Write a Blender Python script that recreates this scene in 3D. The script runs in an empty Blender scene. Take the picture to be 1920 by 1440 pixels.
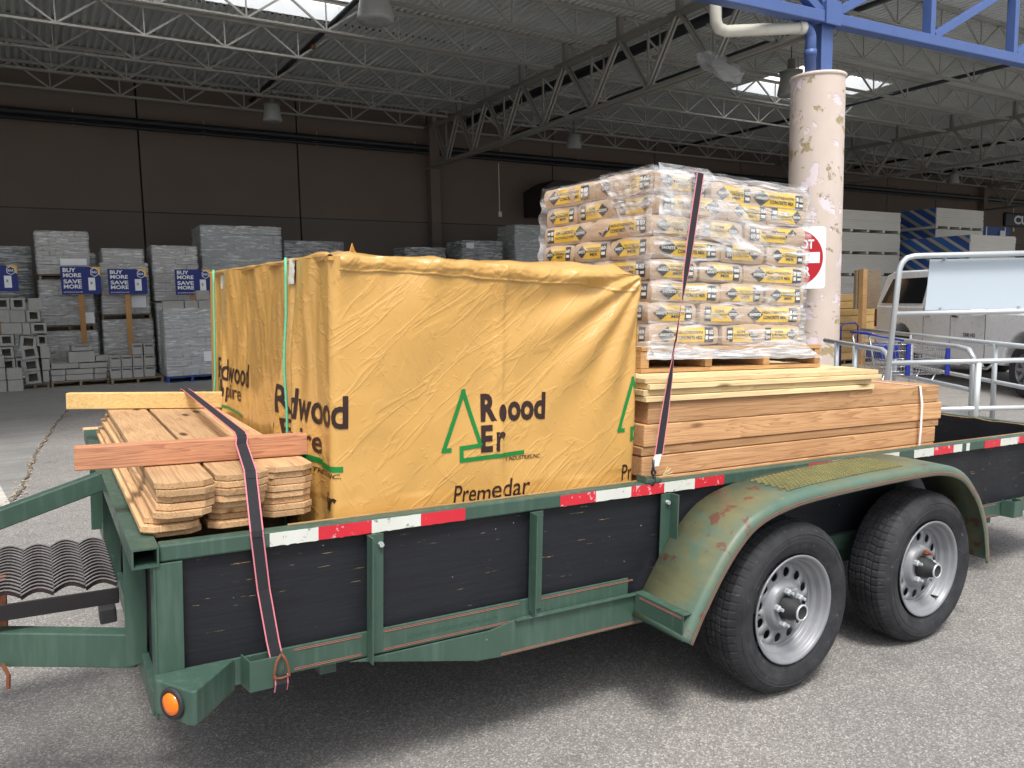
import bpy, bmesh, math, random
from mathutils import Vector as V, Matrix, noise as NZ
rad = math.radians
rnd = random.Random(7)
sc = bpy.context.scene
COL = sc.collection

# ------------------------------------------------------------------ camera, sky, sun, exposure
CAM = V((-0.1364, -2.1477, 1.5149))
RW = V((0.85638373, -0.51601387, -0.01834634)); UW = V((0.07024751, 0.0812354, 0.99421632)); FW = V((0.51153905, 0.85271946, -0.10581736))
cd = bpy.data.cameras.new('camera'); cam = bpy.data.objects.new('camera', cd); COL.objects.link(cam)
cd.sensor_width = 36; cd.lens = 1481.8 / 1920 * 36; cd.clip_start = .05; cd.clip_end = 1000
m = Matrix((RW, UW, -FW)).transposed().to_4x4(); m.translation = CAM; cam.matrix_world = m
sc.camera = cam
SUN_EL, SUN_AZ = 62, 200          # azimuth from +Y towards +X
w = bpy.data.worlds.new('World'); sc.world = w; w.use_nodes = True
nt = w.node_tree; bg = nt.nodes['Background']
sky = nt.nodes.new('ShaderNodeTexSky'); sky.sky_type = 'NISHITA'; sky.sun_disc = False
sky.sun_elevation = rad(SUN_EL); sky.sun_rotation = rad(SUN_AZ); sky.air_density = 1.0; sky.dust_density = 4.0; sky.ozone_density = 1.0
hs = nt.nodes.new('ShaderNodeHueSaturation'); hs.inputs['Saturation'].default_value = .35
nt.links.new(sky.outputs[0], hs.inputs['Color']); nt.links.new(hs.outputs[0], bg.inputs[0]); bg.inputs[1].default_value = .15
sd = bpy.data.lights.new('sun', 'SUN'); sd.energy = 2.0; sd.angle = rad(14); sd.color = (1, .965, .91)
so = bpy.data.objects.new('sun', sd); COL.objects.link(so)
sdir = V((math.sin(rad(SUN_AZ)) * math.cos(rad(SUN_EL)), math.cos(rad(SUN_AZ)) * math.cos(rad(SUN_EL)), math.sin(rad(SUN_EL))))
so.rotation_euler = sdir.to_track_quat('Z', 'Y').to_euler(); so.location = (0, -5, 12)
sc.view_settings.view_transform = 'Standard'; sc.view_settings.look = 'None'; sc.view_settings.gamma = 1
sc.view_settings.exposure = 0.56
try:
    sc.cycles.max_bounces = 8; sc.cycles.transparent_max_bounces = 16
except Exception: pass

# trailer frame -> world (the nose of the trailer rides a little high)
TM = Matrix(((.99933035, .00032751, .03658898), (0, .99995994, -.00895077), (-.03659044, .00894477, .99929031))).to_4x4()
TM.translation = V((0, 0, .03659))
WM = Matrix.Identity(4)

# ------------------------------------------------------------------ materials
def srgb(r, g, b):
    f = lambda c: (c / 255 / 12.92) if c / 255 <= .04045 else ((c / 255 + .055) / 1.055) ** 2.4
    return (f(r), f(g), f(b))
class Mt:
    def __init__(s, name, col=(.5, .5, .5), rough=.6, metal=0, spec=.5):
        s.m = bpy.data.materials.new(name); s.m.use_nodes = True
        s.t = s.m.node_tree; s.p = s.t.nodes['Principled BSDF']
        s.p.inputs['Base Color'].default_value = (*col, 1); s.p.inputs['Roughness'].default_value = rough
        s.p.inputs['Metallic'].default_value = metal; s.p.inputs['Specular IOR Level'].default_value = spec
        s.co = None; s.hgt = None
    def n(s, ty, **k):
        x = s.t.nodes.new(ty)
        for a, b in k.items():
            if a in x.inputs.keys() if isinstance(a, str) else False: s.put(x, a, b)
            else: setattr(x, a, b)
        return x
    def put(s, node, inp, val):
        i = node.inputs[inp]
        if hasattr(val, 'is_output') or isinstance(val, bpy.types.NodeSocket): s.t.links.new(val, i)
        elif isinstance(val, tuple) and len(val) == 3 and i.type == 'RGBA': i.default_value = (*val, 1)
        else: i.default_value = val
    def coord(s, scale=(1, 1, 1), rnd_off=True, which='Object', rot=(0, 0, 0)):
        tc = s.n('ShaderNodeTexCoord'); mp = s.n('ShaderNodeMapping'); s.t.links.new(tc.outputs[which], mp.inputs['Vector']); mp.inputs['Scale'].default_value = scale
        if any(rot):
            m0 = s.n('ShaderNodeMapping'); s.t.links.new(tc.outputs[which], m0.inputs['Vector']); m0.inputs['Rotation'].default_value = rot; s.t.links.new(m0.outputs[0], mp.inputs['Vector'])
        if rnd_off:
            oi = s.n('ShaderNodeObjectInfo'); mul = s.n('ShaderNodeMath', operation='MULTIPLY'); s.t.links.new(oi.outputs['Random'], mul.inputs[0]); mul.inputs[1].default_value = 37
            s.t.links.new(mul.outputs[0], mp.inputs['Location'])
        return mp.outputs[0]
    def noise(s, vec, scale, detail=4, rough=.55, dist=0):
        x = s.n('ShaderNodeTexNoise'); s.t.links.new(vec, x.inputs['Vector']); x.inputs['Scale'].default_value = scale
        x.inputs['Detail'].default_value = detail; x.inputs['Roughness'].default_value = rough; x.inputs['Distortion'].default_value = dist
        return x.outputs['Fac']
    def vor(s, vec, scale, feature='F1', out='Distance'):
        x = s.n('ShaderNodeTexVoronoi'); x.feature = feature; s.t.links.new(vec, x.inputs['Vector']); x.inputs['Scale'].default_value = scale
        return x.outputs[out]
    def ramp(s, fac, stops, interp='LINEAR'):
        x = s.n('ShaderNodeValToRGB'); x.color_ramp.interpolation = interp; s.t.links.new(fac, x.inputs[0])
        e = x.color_ramp.elements
        while len(e) < len(stops): e.new(.5)
        for q, (p, c) in zip(e, stops):
            q.position = p; q.color = (*c, 1) if isinstance(c, tuple) else (c, c, c, 1)
        return x.outputs[0]
    def mix(s, fac, a, b, mode='MIX'):
        x = s.n('ShaderNodeMix'); x.data_type = 'RGBA'; x.blend_type = mode
        for i, v in ((0, fac), (6, a), (7, b)):
            if isinstance(v, bpy.types.NodeSocket): s.t.links.new(v, x.inputs[i])
            elif i == 0: x.inputs[0].default_value = v
            else: x.inputs[i].default_value = (*v, 1)
        return x.outputs[2]
    def math(s, op, a, b=0.0, c=0.0):
        x = s.n('ShaderNodeMath', operation=op)
        for i, v in enumerate((a, b, c)):
            if isinstance(v, bpy.types.NodeSocket): s.t.links.new(v, x.inputs[i])
            else: x.inputs[i].default_value = v
        return x.outputs[0]
    def col(s, v): s.t.links.new(v, s.p.inputs['Base Color'])
    def rough(s, v): s.t.links.new(v, s.p.inputs['Roughness'])
    def bump(s, v, dist=.002, strength=1.0):
        x = s.n('ShaderNodeBump'); s.t.links.new(v, x.inputs['Height']); x.inputs['Distance'].default_value = dist; x.inputs['Strength'].default_value = strength
        if s.hgt: s.t.links.new(s.hgt, x.inputs['Normal'])
        s.hgt = x.outputs[0]; s.t.links.new(s.hgt, s.p.inputs['Normal'])
    def tint(s, amt, base):   # per-object brightness variation
        oi = s.n('ShaderNodeObjectInfo'); v = s.n('ShaderNodeMapRange'); s.t.links.new(oi.outputs['Random'], v.inputs[0])
        v.inputs[3].default_value = 1 - amt; v.inputs[4].default_value = 1 + amt
        h = s.n('ShaderNodeHueSaturation'); s.t.links.new(v.outputs[0], h.inputs['Value'])
        if isinstance(base, bpy.types.NodeSocket): s.t.links.new(base, h.inputs['Color'])
        else: h.inputs['Color'].default_value = (*base, 1)
        return h.outputs[0]
def plain(name, col, rough=.6, metal=0, spec=.5, var=.15, sc_=6, bump=0):
    k = Mt(name, col, rough, metal, spec); c = k.coord()
    f = k.noise(c, sc_, 6)
    k.col(k.mix(f, tuple(max(0, x * (1 - var)) for x in col), tuple(min(1, x * (1 + var)) for x in col)))
    k.rough(k.ramp(k.noise(c, sc_ * 2.3, 4), [(0, max(.05, rough - .12)), (1, min(1, rough + .12))]))
    if bump: k.bump(k.noise(c, sc_ * 8, 5), bump)
    return k.m

def m_asphalt():
    k = Mt('asphalt', (.15, .15, .15), .85, 0, .3); c = k.coord(rnd_off=False)
    cell = k.vor(c, 175, 'F1', 'Color'); bw = k.n('ShaderNodeSeparateColor'); k.t.links.new(cell, bw.inputs[0])
    agg = k.ramp(bw.outputs[0], [(0, (.085, .081, .077)), (.4, (.19, .181, .17)), (.8, (.30, .287, .27)), (1, (.62, .58, .53))])
    fine = k.noise(c, 420, 2); a2 = k.mix(.45, agg, k.ramp(fine, [(.3, (.11, .11, .108)), (.7, (.40, .386, .368))]))
    big = k.noise(c, .8, 5, .6); med = k.noise(c, 6, 4)
    a3 = k.mix(.75, a2, k.ramp(big, [(.3, (.84, .84, .86)), (.7, (1.1, 1.08, 1.06))]), 'MULTIPLY')
    a4 = k.mix(.5, a3, k.ramp(med, [(.3, .85), (.7, 1.12)]), 'MULTIPLY')
    sp = k.noise(c, 2.3, 6, .7, .5); a5 = k.mix(k.ramp(sp, [(.60, 0.0), (.70, .35)]), a4, (.06, .057, .054)); k.col(k.mix(k.ramp(k.vor(c, 1.7), [(.012, .7), (.03, 0.0)]), a5, (.05, .048, .045))); d = k.vor(c, 175, 'F1'); k.bump(d, .003, .8); k.bump(fine, .0015, .6)
    return k.m
def m_concrete(name, a, b, sc_=1.0, bump=.001):
    k = Mt(name, a, .8, 0, .35); c = k.coord(rnd_off=False)
    f = k.noise(c, 1.3 * sc_, 8, .65, .3); g = k.noise(c, 30 * sc_, 4)
    st = k.noise(k.coord((1, 8, 1), False), 1.1, 4)
    x = k.mix(f, a, b); x = k.mix(.35, x, k.ramp(g, [(.3, .7), (.7, 1.2)]), 'MULTIPLY'); x = k.mix(.4, x, k.ramp(st, [(.35, .65), (.6, 1.1)]), 'MULTIPLY')
    k.col(x); k.bump(g, bump); k.rough(k.ramp(f, [(.2, .5), (.8, .85)])); return k.m
def m_wood(name, light, dark, axis='X', sc_=1.0, knots=True, rough=.7, var=.12, sheen=.25):
    k = Mt(name, light, rough, 0, sheen)
    s3 = {'X': (.55, 12, 12), 'Y': (12, .55, 12), 'Z': (12, 12, .55)}[axis]
    c = k.coord(s3); c2 = k.coord(tuple(v * (5 if v > 1 else 1.6) for v in s3))
    g = k.noise(c, 1.3 * sc_, 3, .5, .55)
    rings = k.n('ShaderNodeMath', operation='FRACT'); k.t.links.new(k.math('MULTIPLY', g, 13), rings.inputs[0])
    rr = k.ramp(rings.outputs[0], [(0, light), (.62, tuple(.8 * l + .2 * d for l, d in zip(light, dark))), (.93, tuple(.45 * l + .55 * d for l, d in zip(light, dark))), (1, light)])
    fib = k.noise(c2, 6, 3)
    x = k.mix(.55, rr, k.ramp(fib, [(.25, .62), (.7, 1.18)]), 'MULTIPLY')
    lo = k.noise(k.coord(), 3.0, 3); x = k.mix(.6, x, k.ramp(lo, [(.3, (.84, .78, .74)), (.7, (1.1, 1.1, 1.08))]), 'MULTIPLY')
    if knots:
        kn = k.vor(k.coord(tuple(2.6 if v < 1 else 8 for v in s3)), 1.0)
        x = k.mix(k.ramp(kn, [(.07, 1.0), (.15, 0.0)]), x, tuple(v * .35 for v in dark))
    k.col(k.tint(var, x)); k.bump(fib, .0012, .7); k.bump(rings.outputs[0], .0006, .4); return k.m
def m_green():
    k = Mt('green_paint', (.045, .12, .085), .42, 0, .5); c = k.coord(rnd_off=False)
    f = k.noise(c, 3.5, 6, .6); g = k.noise(c, 22, 6, .7); z = k.noise(k.coord((14, 14, 1.5), False), 2.5, 4)
    x = k.mix(f, srgb(46, 70, 59), srgb(68, 93, 81))
    x = k.mix(k.ramp(z, [(.5, 0.0), (.8, .55)]), x, srgb(92, 112, 102))
    x = k.mix(k.ramp(g, [(.70, 0.0), (.74, 1.0)]), x, srgb(160, 165, 150))
    x = k.mix(k.ramp(k.noise(c, 9, 8, .75), [(.665, 0.0), (.69, .9)]), x, srgb(110, 78, 58))
    k.col(x); k.rough(k.ramp(g, [(.3, .32), (.8, .6)])); k.bump(k.noise(c, 60, 3), .0006, .5); return k.m
def m_fender():
    k = Mt('weathered_fender', (.1, .15, .1), .45); c = k.coord(rnd_off=False)
    f = k.noise(c, 4.5, 7, .62, .4); r = k.noise(c, 11, 7, .7, .3); sk = k.noise(k.coord((3, 3, 22), False), 2, 4)
    ge = k.n('ShaderNodeNewGeometry'); sx = k.n('ShaderNodeSeparateXYZ'); k.t.links.new(ge.outputs['Normal'], sx.inputs[0])
    # algae lives on the upper surface, away from the outer lip (sy = trailer y)
    po = k.n('ShaderNodeSeparateXYZ'); k.t.links.new(k.coord(rnd_off=False), po.inputs[0])
    lip = k.ramp(k.math('ADD', k.math('MULTIPLY', k.math('ADD', po.outputs[1], .262), 3.0), k.math('MULTIPLY', f, .35)), [(.0, 0.0), (.34, 1.0)])
    base = k.mix(f, srgb(62, 90, 78), srgb(98, 122, 108))
    al = k.mix(sk, srgb(92, 92, 64), srgb(128, 124, 92))
    x = k.mix(k.math('MULTIPLY', lip, k.ramp(k.noise(c, 3.4, 9, .7, .4), [(.40, .05), (.52, .85)])), base, al)
    x = k.mix(k.ramp(r, [(.57, 0.0), (.62, .9)]), x, srgb(104, 66, 54))
    x = k.mix(k.ramp(k.noise(c, 30, 5, .7), [(.68, 0.0), (.72, .8)]), x, srgb(175, 180, 160))
    k.col(x); k.bump(r, .001, .5); k.rough(k.ramp(f, [(.3, .3), (.7, .6)])); return k.m
def m_plywood_black():
    k = Mt('black_plywood', (.012, .013, .017), .55, 0, .35); c = k.coord(rnd_off=False)
    st = k.noise(k.coord((2.2, 2.2, 46), False), 1.6, 6, .65); f = k.noise(c, 5, 5)
    x = k.mix(st, srgb(16, 17, 21), srgb(38, 40, 46))
    sc1 = k.math('MULTIPLY', k.ramp(k.noise(k.coord((9, 9, 150), False), 1.0, 5, .6), [(.665, 0.0), (.69, 1.0)]), k.ramp(k.noise(c, 3.3, 3), [(.5, 0.0), (.56, 1.0)]))
    x = k.mix(sc1, x, srgb(165, 140, 100))
    sp = k.vor(c, 17); x = k.mix(k.ramp(sp, [(.035, .8), (.05, 0.0)]), x, srgb(150, 152, 155))
    k.col(x); k.bump(st, .0012, .8); k.rough(k.ramp(f, [(.3, .42), (.7, .7)])); return k.m
def m_tarp():
    k = Mt('yellow_lumber_wrap', srgb(212, 165, 82), .36, 0, .5); c = k.coord(rnd_off=False)
    f = k.noise(c, 2.2, 5, .6); 
    x = k.mix(f, srgb(197, 151, 78), srgb(208, 164, 94)); k.col(x)
    k.bump(k.noise(k.coord((1, 1, .6), False), 3.2, 2, .45, .8), .035, .35)
    dg = k.noise(k.coord((1.2, 4, 7), False, rot=(0, rad(38), 0)), 2.2, 3, .5, .6); k.bump(k.ramp(dg, [(.50, 0.0), (.56, 1.0), (.60, .2)]), .005, .26)
    d2 = k.noise(k.coord((7, 4, 1.6), False, rot=(0, rad(25), 0)), 2.6, 2, .5, .4); k.bump(k.ramp(d2, [(.56, 0.0), (.60, 1.0), (.66, .3)]), .004, .2)
    k.bump(k.ramp(k.noise(c, 34, 3, .6, .5), [(.60, 0.0), (.68, 1.0)]), .003, .25)
    k.rough(k.ramp(k.noise(c, 6, 4), [(.3, .28), (.7, .42)])); k.p.inputs['Coat Weight'].default_value = .45; k.p.inputs['Coat Roughness'].default_value = .14
    return k.m
def m_film(name, base_alpha, streak, tint=(.9, .93, .97), sc3=(1, 1, 7), scale=2.0, bump=.02):
    k = Mt(name, tint, .22, 0, .8); c = k.coord(sc3, False)
    f = k.noise(c, scale, 6, .6, 1.2); a = k.ramp(f, [(.44, base_alpha), (.56, base_alpha + streak * .35), (.68, min(1, base_alpha + streak))])  # pale streaks of higher opacity imitate glints and reflections on the plastic
    k.t.links.new(a, k.p.inputs['Alpha']); k.bump(f, bump, 1.0); k.bump(k.noise(c, scale * 4, 4, .6, .8), bump * .25, .7); return k.m
def m_tape():
    k = Mt('tape', (.5, .5, .5), .3); return k.m
def m_tapecol(name, col, sp=.55):
    k = Mt(name, col, .32, 0, .6); c = k.coord(rnd_off=False)
    f = k.noise(c, 26, 7, .7, .3); x = k.mix(k.ramp(f, [(.59, 0.0), (.62, .9)]), col, tuple(min(.8, v + .45) for v in col) if sum(col) < 1 else srgb(120, 125, 120))
    h = k.vor(c, 260, 'DISTANCE_TO_EDGE'); x = k.mix(.25, x, k.ramp(h, [(0, .6), (.12, 1.0)]), 'MULTIPLY')
    g = k.noise(c, 7, 4); x = k.mix(.5, x, k.ramp(g, [(.3, .8), (.7, 1.05)]), 'MULTIPLY'); k.col(x); return k.m
def m_tyre():
    k = Mt('tyre_rubber', (.03, .03, .032), .75, 0, .3); c = k.coord()
    f = k.noise(c, 9, 7, .7); x = k.mix(k.ramp(f, [(.35, 0.0), (.75, 1.0)]), srgb(34, 35, 38), srgb(62, 63, 66))
    g = k.noise(c, 40, 5, .7); x = k.mix(k.ramp(g, [(.62, 0.0), (.72, .5)]), x, srgb(135, 134, 132)); k.col(x); k.bump(g, .0006, .5); return k.m
def m_rim():
    k = Mt('painted_steel_rim', srgb(176, 178, 180), .42, .15, .5); c = k.coord()
    f = k.noise(c, 12, 5); x = k.mix(f, srgb(112, 114, 118), srgb(146, 148, 152)); x = k.mix(k.ramp(k.noise(c, 8, 4, .6, .5), [(.64, 0.0), (.66, .8)]), x, srgb(176, 180, 176))
    k.col(x); return k.m
def m_pillar():
    k = Mt('peeling_pink_paint', srgb(214, 192, 178), .7, 0, .3); c = k.coord(rnd_off=False)
    f = k.noise(c, 2.4, 8, .62, .2); g = k.noise(c, 1.5, 6)
    x = k.mix(g, srgb(196, 180, 168), srgb(218, 204, 194))
    st = k.noise(k.coord((3, 3, .8), False), 1.5, 5); x = k.mix(.4, x, k.ramp(st, [(.3, .84), (.7, 1.05)]), 'MULTIPLY')
    x = k.mix(k.ramp(f, [(.565, 0.0), (.58, 1.0)]), x, srgb(222, 208, 212))
    h = k.noise(c, 3.1, 9, .72, .3); x = k.mix(k.ramp(h, [(.585, 0.0), (.60, 1.0)]), x, srgb(168, 152, 112))
    k.col(x); k.bump(k.ramp(f, [(.56, 1.0), (.585, 0.0)]), .006, .7); k.bump(k.ramp(h, [(.58, 1.0), (.605, 0.0)]), .008, .8); return k.m
def m_deck(): return plain('galvanised_deck', srgb(206, 210, 208), .5, .1, .5, .12, 1.2)
def m_wall():
    k = Mt('brown_painted_concrete', srgb(150, 122, 106), .85, 0, .3); c = k.coord(rnd_off=False)
    f = k.noise(c, .35, 7, .6); x = k.mix(f, srgb(102, 92, 85), srgb(120, 108, 99))
    sx = k.n('ShaderNodeSeparateXYZ'); k.t.links.new(k.coord(rnd_off=False), sx.inputs[0])
    lo = k.math('LESS_THAN', sx.outputs[2], 3.93); x = k.mix(lo, x, k.mix(f, srgb(94, 88, 83), srgb(108, 102, 96)))
    k.col(x); k.bump(k.noise(c, 12, 5), .004); return k.m

ASPH = m_asphalt(); SLAB = m_concrete('inside_slab', srgb(120, 120, 118), srgb(150, 149, 146)); APRON = m_concrete('apron_concrete', srgb(176, 172, 166), srgb(198, 194, 186))
GREEN = m_green(); FEND = m_fender(); BPLY = m_plywood_black(); TARP = m_tarp(); TYRE = m_tyre(); RIM = m_rim(); PILL = m_pillar(); DECK = m_deck(); WALL = m_wall()
STEEL = plain('grey_joist_paint', srgb(162, 161, 155), .55, .1, .4, .15, 3); STEEL2 = plain('grey_girder_paint', srgb(140, 138, 131), .55, .1, .4, .15, 3)
BLUE = plain('blue_steel_paint', srgb(74, 98, 152), .45, 0, .5, .12, 3, .0005); PVC = plain('white_pvc', srgb(214, 212, 200), .4, 0, .5, .08, 8)
DARKP = plain('dark_pipe', (.012, .014, .018), .5); BLK = plain('black_rubber', (.02, .02, .022), .7); BLKST = plain('black_angle_steel', (.022, .02, .022), .3, .3, .6, .3, 8)
RUST = plain('rusty_steel', srgb(122, 74, 52), .85, .1, .3, .35, 20, .001); GALV = plain('galvanised_tube', srgb(200, 205, 207), .34, .45, .5, .1, 10)
CEDX = m_wood('redwood_along_x', srgb(206, 162, 118), srgb(142, 96, 64), 'X', 1.0, True, .7, .2); CEDY = m_wood('cedar_picket', srgb(208, 172, 130), srgb(150, 106, 70), 'Y', 1.0, True, .75, .28)
REDX = m_wood('reddish_beam', srgb(192, 140, 108), srgb(136, 82, 62), 'X', 1.0, False); FIRX = m_wood('pale_beam', srgb(228, 194, 132), srgb(196, 150, 92), 'X', 1.0, False)
PINEX = m_wood('pale_pine', srgb(230, 210, 164), srgb(196, 156, 108), 'X', 1.0, True, .6, .16); PALX = m_wood('pallet_wood', srgb(196, 158, 110), srgb(140, 104, 70), 'X', 1.0, False, .8, .2)
PALD = m_wood('old_pallet_wood', srgb(142, 126, 106), srgb(96, 82, 66), 'X', 1.0, False, .85, .2)
WOODZ = m_wood('sign_post_wood', srgb(186, 142, 92), srgb(150, 106, 64), 'Z', 1.0, False)
BLOCK = m_concrete('grey_block', srgb(150, 149, 146), srgb(176, 174, 170), 3, .002); PAPER = plain('brown_sack_paper', srgb(192, 166, 138), .75, 0, .3, .12, 9, .002)
YEL = plain('yellow_print', srgb(236, 196, 52), .6, 0, .3, .05); DKP = plain('dark_print', srgb(52, 54, 58), .6, 0, .3, .1); WHP = plain('white_print', srgb(232, 232, 228), .6, 0, .3, .03)
BRNP = plain('dark_brown_print', srgb(48, 28, 26), .42, 0, .5, .1); GRNP = plain('green_print', srgb(16, 122, 52), .4, 0, .5, .1)
NAVY = plain('navy_sign', srgb(24, 40, 116), .5, 0, .4, .05); BLUEP = plain('blue_panel', srgb(20, 66, 140), .5); GOLD = plain('gold_print', srgb(235, 180, 60), .6, var=.03)
TRED = m_tapecol('red_reflective_tape', srgb(206, 40, 56)); TWHT = m_tapecol('white_reflective_tape', srgb(214, 216, 208))
PINK = plain('pink_strap_edge', srgb(206, 118, 130), .7, var=.08); WEB = plain('grey_webbing', srgb(40, 41, 45), .85, 0, .3, .2, 30, .0005)
AMB = Mt('amber_lens', srgb(250, 120, 10), .15, 0, .7).m; PSTR = plain('red_pinstripe', srgb(160, 104, 92), .5, var=.3, sc_=30)
FILM = m_film('stretch_film', .10, .70, (.93, .96, 1), (1.3, 1.3, 11), 3.4); FILMC = m_film('clear_stretch_film', .05, .34, (.97, .98, 1), (1, 1, 2.5), 4.0, .012); FILM2 = m_film('glint_stretch_film', .22, .6, (.85, .88, .9), (1, 1, 8), 2.5)  # bright glints are put into each film as pale, more opaque streaks
WSTR = plain('white_poly_strap', srgb(232, 230, 228), .35, var=.04); TWINE = plain('green_twine', srgb(96, 190, 150), .6, var=.1); SILV = plain('clear_tape', srgb(206, 206, 196), .25, var=.2, sc_=40)
SRED = plain('sign_red', srgb(176, 16, 32), .4, 0, .5, .05); SWHT = plain('sign_white', srgb(226, 230, 232), .4, 0, .5, .04); WBRD = plain('pale_blue_board', srgb(184, 196, 206), .5, var=.02)
PAINTW = plain('white_car_paint', srgb(236, 238, 240), .3, 0, .6, .03); GLASS = plain('dark_car_glass', (.008, .01, .014), .06, 0, .8); DRYW = plain('drywall_paper', srgb(206, 204, 196), .8, 0, .3, .05, 2)
CHR = plain('chrome', srgb(190, 192, 196), .2, .9, .5, .05); SKYL = None
k = Mt('skylight_panel', (.8, .85, .87), .5); k.p.inputs['Transmission Weight'].default_value = 0
tr = k.n('ShaderNodeBsdfTranslucent'); tr.inputs[0].default_value = (1, 1, 1, 1); k.t.links.new(tr.outputs[0], k.t.nodes['Material Output'].inputs[0]); SKYL = k.m
ACR = plain('lamp_refractor', srgb(156, 158, 156), .3, 0, .5, .04)
CASH = plain('blue_plastic', srgb(30, 44, 138), .4, var=.08)

# ------------------------------------------------------------------ mesh builder
class MB:
    def __init__(s): s.v = []; s.f = []; s.mi = []
    def add(s, vs, fs, mi=0):
        b = len(s.v); s.v += [tuple(p) for p in vs]
        for f in fs: s.f.append(tuple(b + i for i in f)); s.mi.append(mi)
    def hexa(s, p, mi=0): s.add(p, [(0, 3, 2, 1), (4, 5, 6, 7), (0, 1, 5, 4), (1, 2, 6, 5), (2, 3, 7, 6), (3, 0, 4, 7)], mi)
    def box(s, x0, x1, y0, y1, z0, z1, mi=0): s.hexa([(x0, y0, z0), (x1, y0, z0), (x1, y1, z0), (x0, y1, z0), (x0, y0, z1), (x1, y0, z1), (x1, y1, z1), (x0, y1, z1)], mi); return s
    def obox(s, c, a, b, d, mi=0):
        c, a, b, d = V(c), V(a), V(b), V(d)
        s.hexa([c - a - b - d, c + a - b - d, c + a + b - d, c - a + b - d, c - a - b + d, c + a - b + d, c + a + b + d, c - a + b + d], mi); return s
    def bar(s, p, q, wd, ht, up=(0, 0, 1), mi=0):
        p, q, up = V(p), V(q), V(up); d = (q - p); L = d.length; d.normalize()
        x = d.cross(up)
        if x.length < 1e-4: x = d.cross(V((1, 0, 0)))
        x.normalize(); z = x.cross(d)
        s.obox((p + q) / 2, d * L / 2, x * wd / 2, z * ht / 2, mi); return s
    def tube(s, pts, r, n=8, mi=0, cap=True):
        pts = [V(p) for p in pts]; rings = []; prev = None
        for i, p in enumerate(pts):
            d = (pts[min(i + 1, len(pts) - 1)] - pts[max(i - 1, 0)]).normalized()
            if prev is None: x = d.orthogonal().normalized()
            else: x = (prev - d * prev.dot(d)).normalized()
            prev = x; y = d.cross(x); rr = r[i] if isinstance(r, (list, tuple)) else r
            rings.append([p + (x * math.cos(2 * math.pi * j / n) + y * math.sin(2 * math.pi * j / n)) * rr for j in range(n)])
        vs = [v for g in rings for v in g]; fs = []
        for i in range(len(rings) - 1):
            for j in range(n): fs.append((i * n + j, i * n + (j + 1) % n, (i + 1) * n + (j + 1) % n, (i + 1) * n + j))
        if cap: fs.append(tuple(reversed(range(n)))); fs.append(tuple((len(rings) - 1) * n + j for j in range(n)))
        s.add(vs, fs, mi); return s
    def lathe(s, prof, o, ax, n=24, mi=0, capa=False, capb=False):
        o, ax = V(o), V(ax).normalized(); x = ax.orthogonal().normalized(); y = ax.cross(x); vs = []; fs = []
        for r, h in prof:
            for j in range(n):
                a = 2 * math.pi * j / n; vs.append(o + ax * h + (x * math.cos(a) + y * math.sin(a)) * r)
        for i in range(len(prof) - 1):
            for j in range(n): fs.append((i * n + j, i * n + (j + 1) % n, (i + 1) * n + (j + 1) % n, (i + 1) * n + j))
        if capa: fs.append(tuple(reversed(range(n))))
        if capb: fs.append(tuple((len(prof) - 1) * n + j for j in range(n)))
        s.add(vs, fs, mi); return s
    def prism(s, poly, fn, mi=0):      # fn(u, v, k) with k = 0, 1 for the two faces
        n = len(poly); vs = [fn(u, v, 0) for u, v in poly] + [fn(u, v, 1) for u, v in poly]
        s.add(vs, [tuple(reversed(range(n))), tuple(range(n, 2 * n))] + [(i, (i + 1) % n, n + (i + 1) % n, n + i) for i in range(n)], mi); return s
    def grid(s, fn, nu, nv, mi=0):
        vs = [fn(i / nu, j / nv) for j in range(nv + 1) for i in range(nu + 1)]
        s.add(vs, [(j * (nu + 1) + i, j * (nu + 1) + i + 1, (j + 1) * (nu + 1) + i + 1, (j + 1) * (nu + 1) + i) for j in range(nv) for i in range(nu)], mi); return s
    def mapped(s, vs2, fs, fn, mi=0): s.add([fn(u, v) for u, v in vs2], fs, mi)
    def build(s, name, mats, parent=None, base=None, frame=None, smooth=False, bevel=0, solid=0):
        if parent is not None: base = BASE[root_of(parent)]
        base = V(base or (0, 0, 0))
        me = bpy.data.meshes.new(name); me.from_pydata([tuple(V(p) - base) for p in s.v], [], s.f)
        if not isinstance(mats, (list, tuple)): mats = [mats]
        for mm in mats: me.materials.append(mm)
        for p, i in zip(me.polygons, s.mi): p.material_index = i
        bm = bmesh.new(); bm.from_mesh(me); bmesh.ops.recalc_face_normals(bm, faces=bm.faces); bm.to_mesh(me); bm.free()
        if smooth:
            for p in me.polygons: p.use_smooth = True
        o = bpy.data.objects.new(name, me); COL.objects.link(o)
        if parent is not None: o.parent = parent
        else: o.matrix_world = (frame or WM) @ Matrix.Translation(base); BASE[o] = base
        if solid: md = o.modifiers.new('solid', 'SOLIDIFY'); md.thickness = solid
        if bevel: md = o.modifiers.new('bevel', 'BEVEL'); md.width = bevel; md.segments = 2; md.limit_method = 'ANGLE'; md.angle_limit = rad(40)
        if smooth and smooth != 'all':
            try: me.shade_auto = None
            except Exception: pass
        return o
BASE = {}
def root_of(o):
    while o.parent is not None: o = o.parent
    return o
def tag(o, label, cat, group=None, kind=None):
    if label: o['label'] = label
    if cat: o['category'] = cat
    if group: o['group'] = group
    if kind: o['kind'] = kind
    return o
def thing(name, label, cat, base=(0, 0, 0), frame=None, group=None):
    o = bpy.data.objects.new(name, None); o.empty_display_size = .2; COL.objects.link(o)
    o.matrix_world = (frame or WM) @ Matrix.Translation(V(base)); BASE[o] = V(base)
    return tag(o, label, cat, group)
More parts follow.
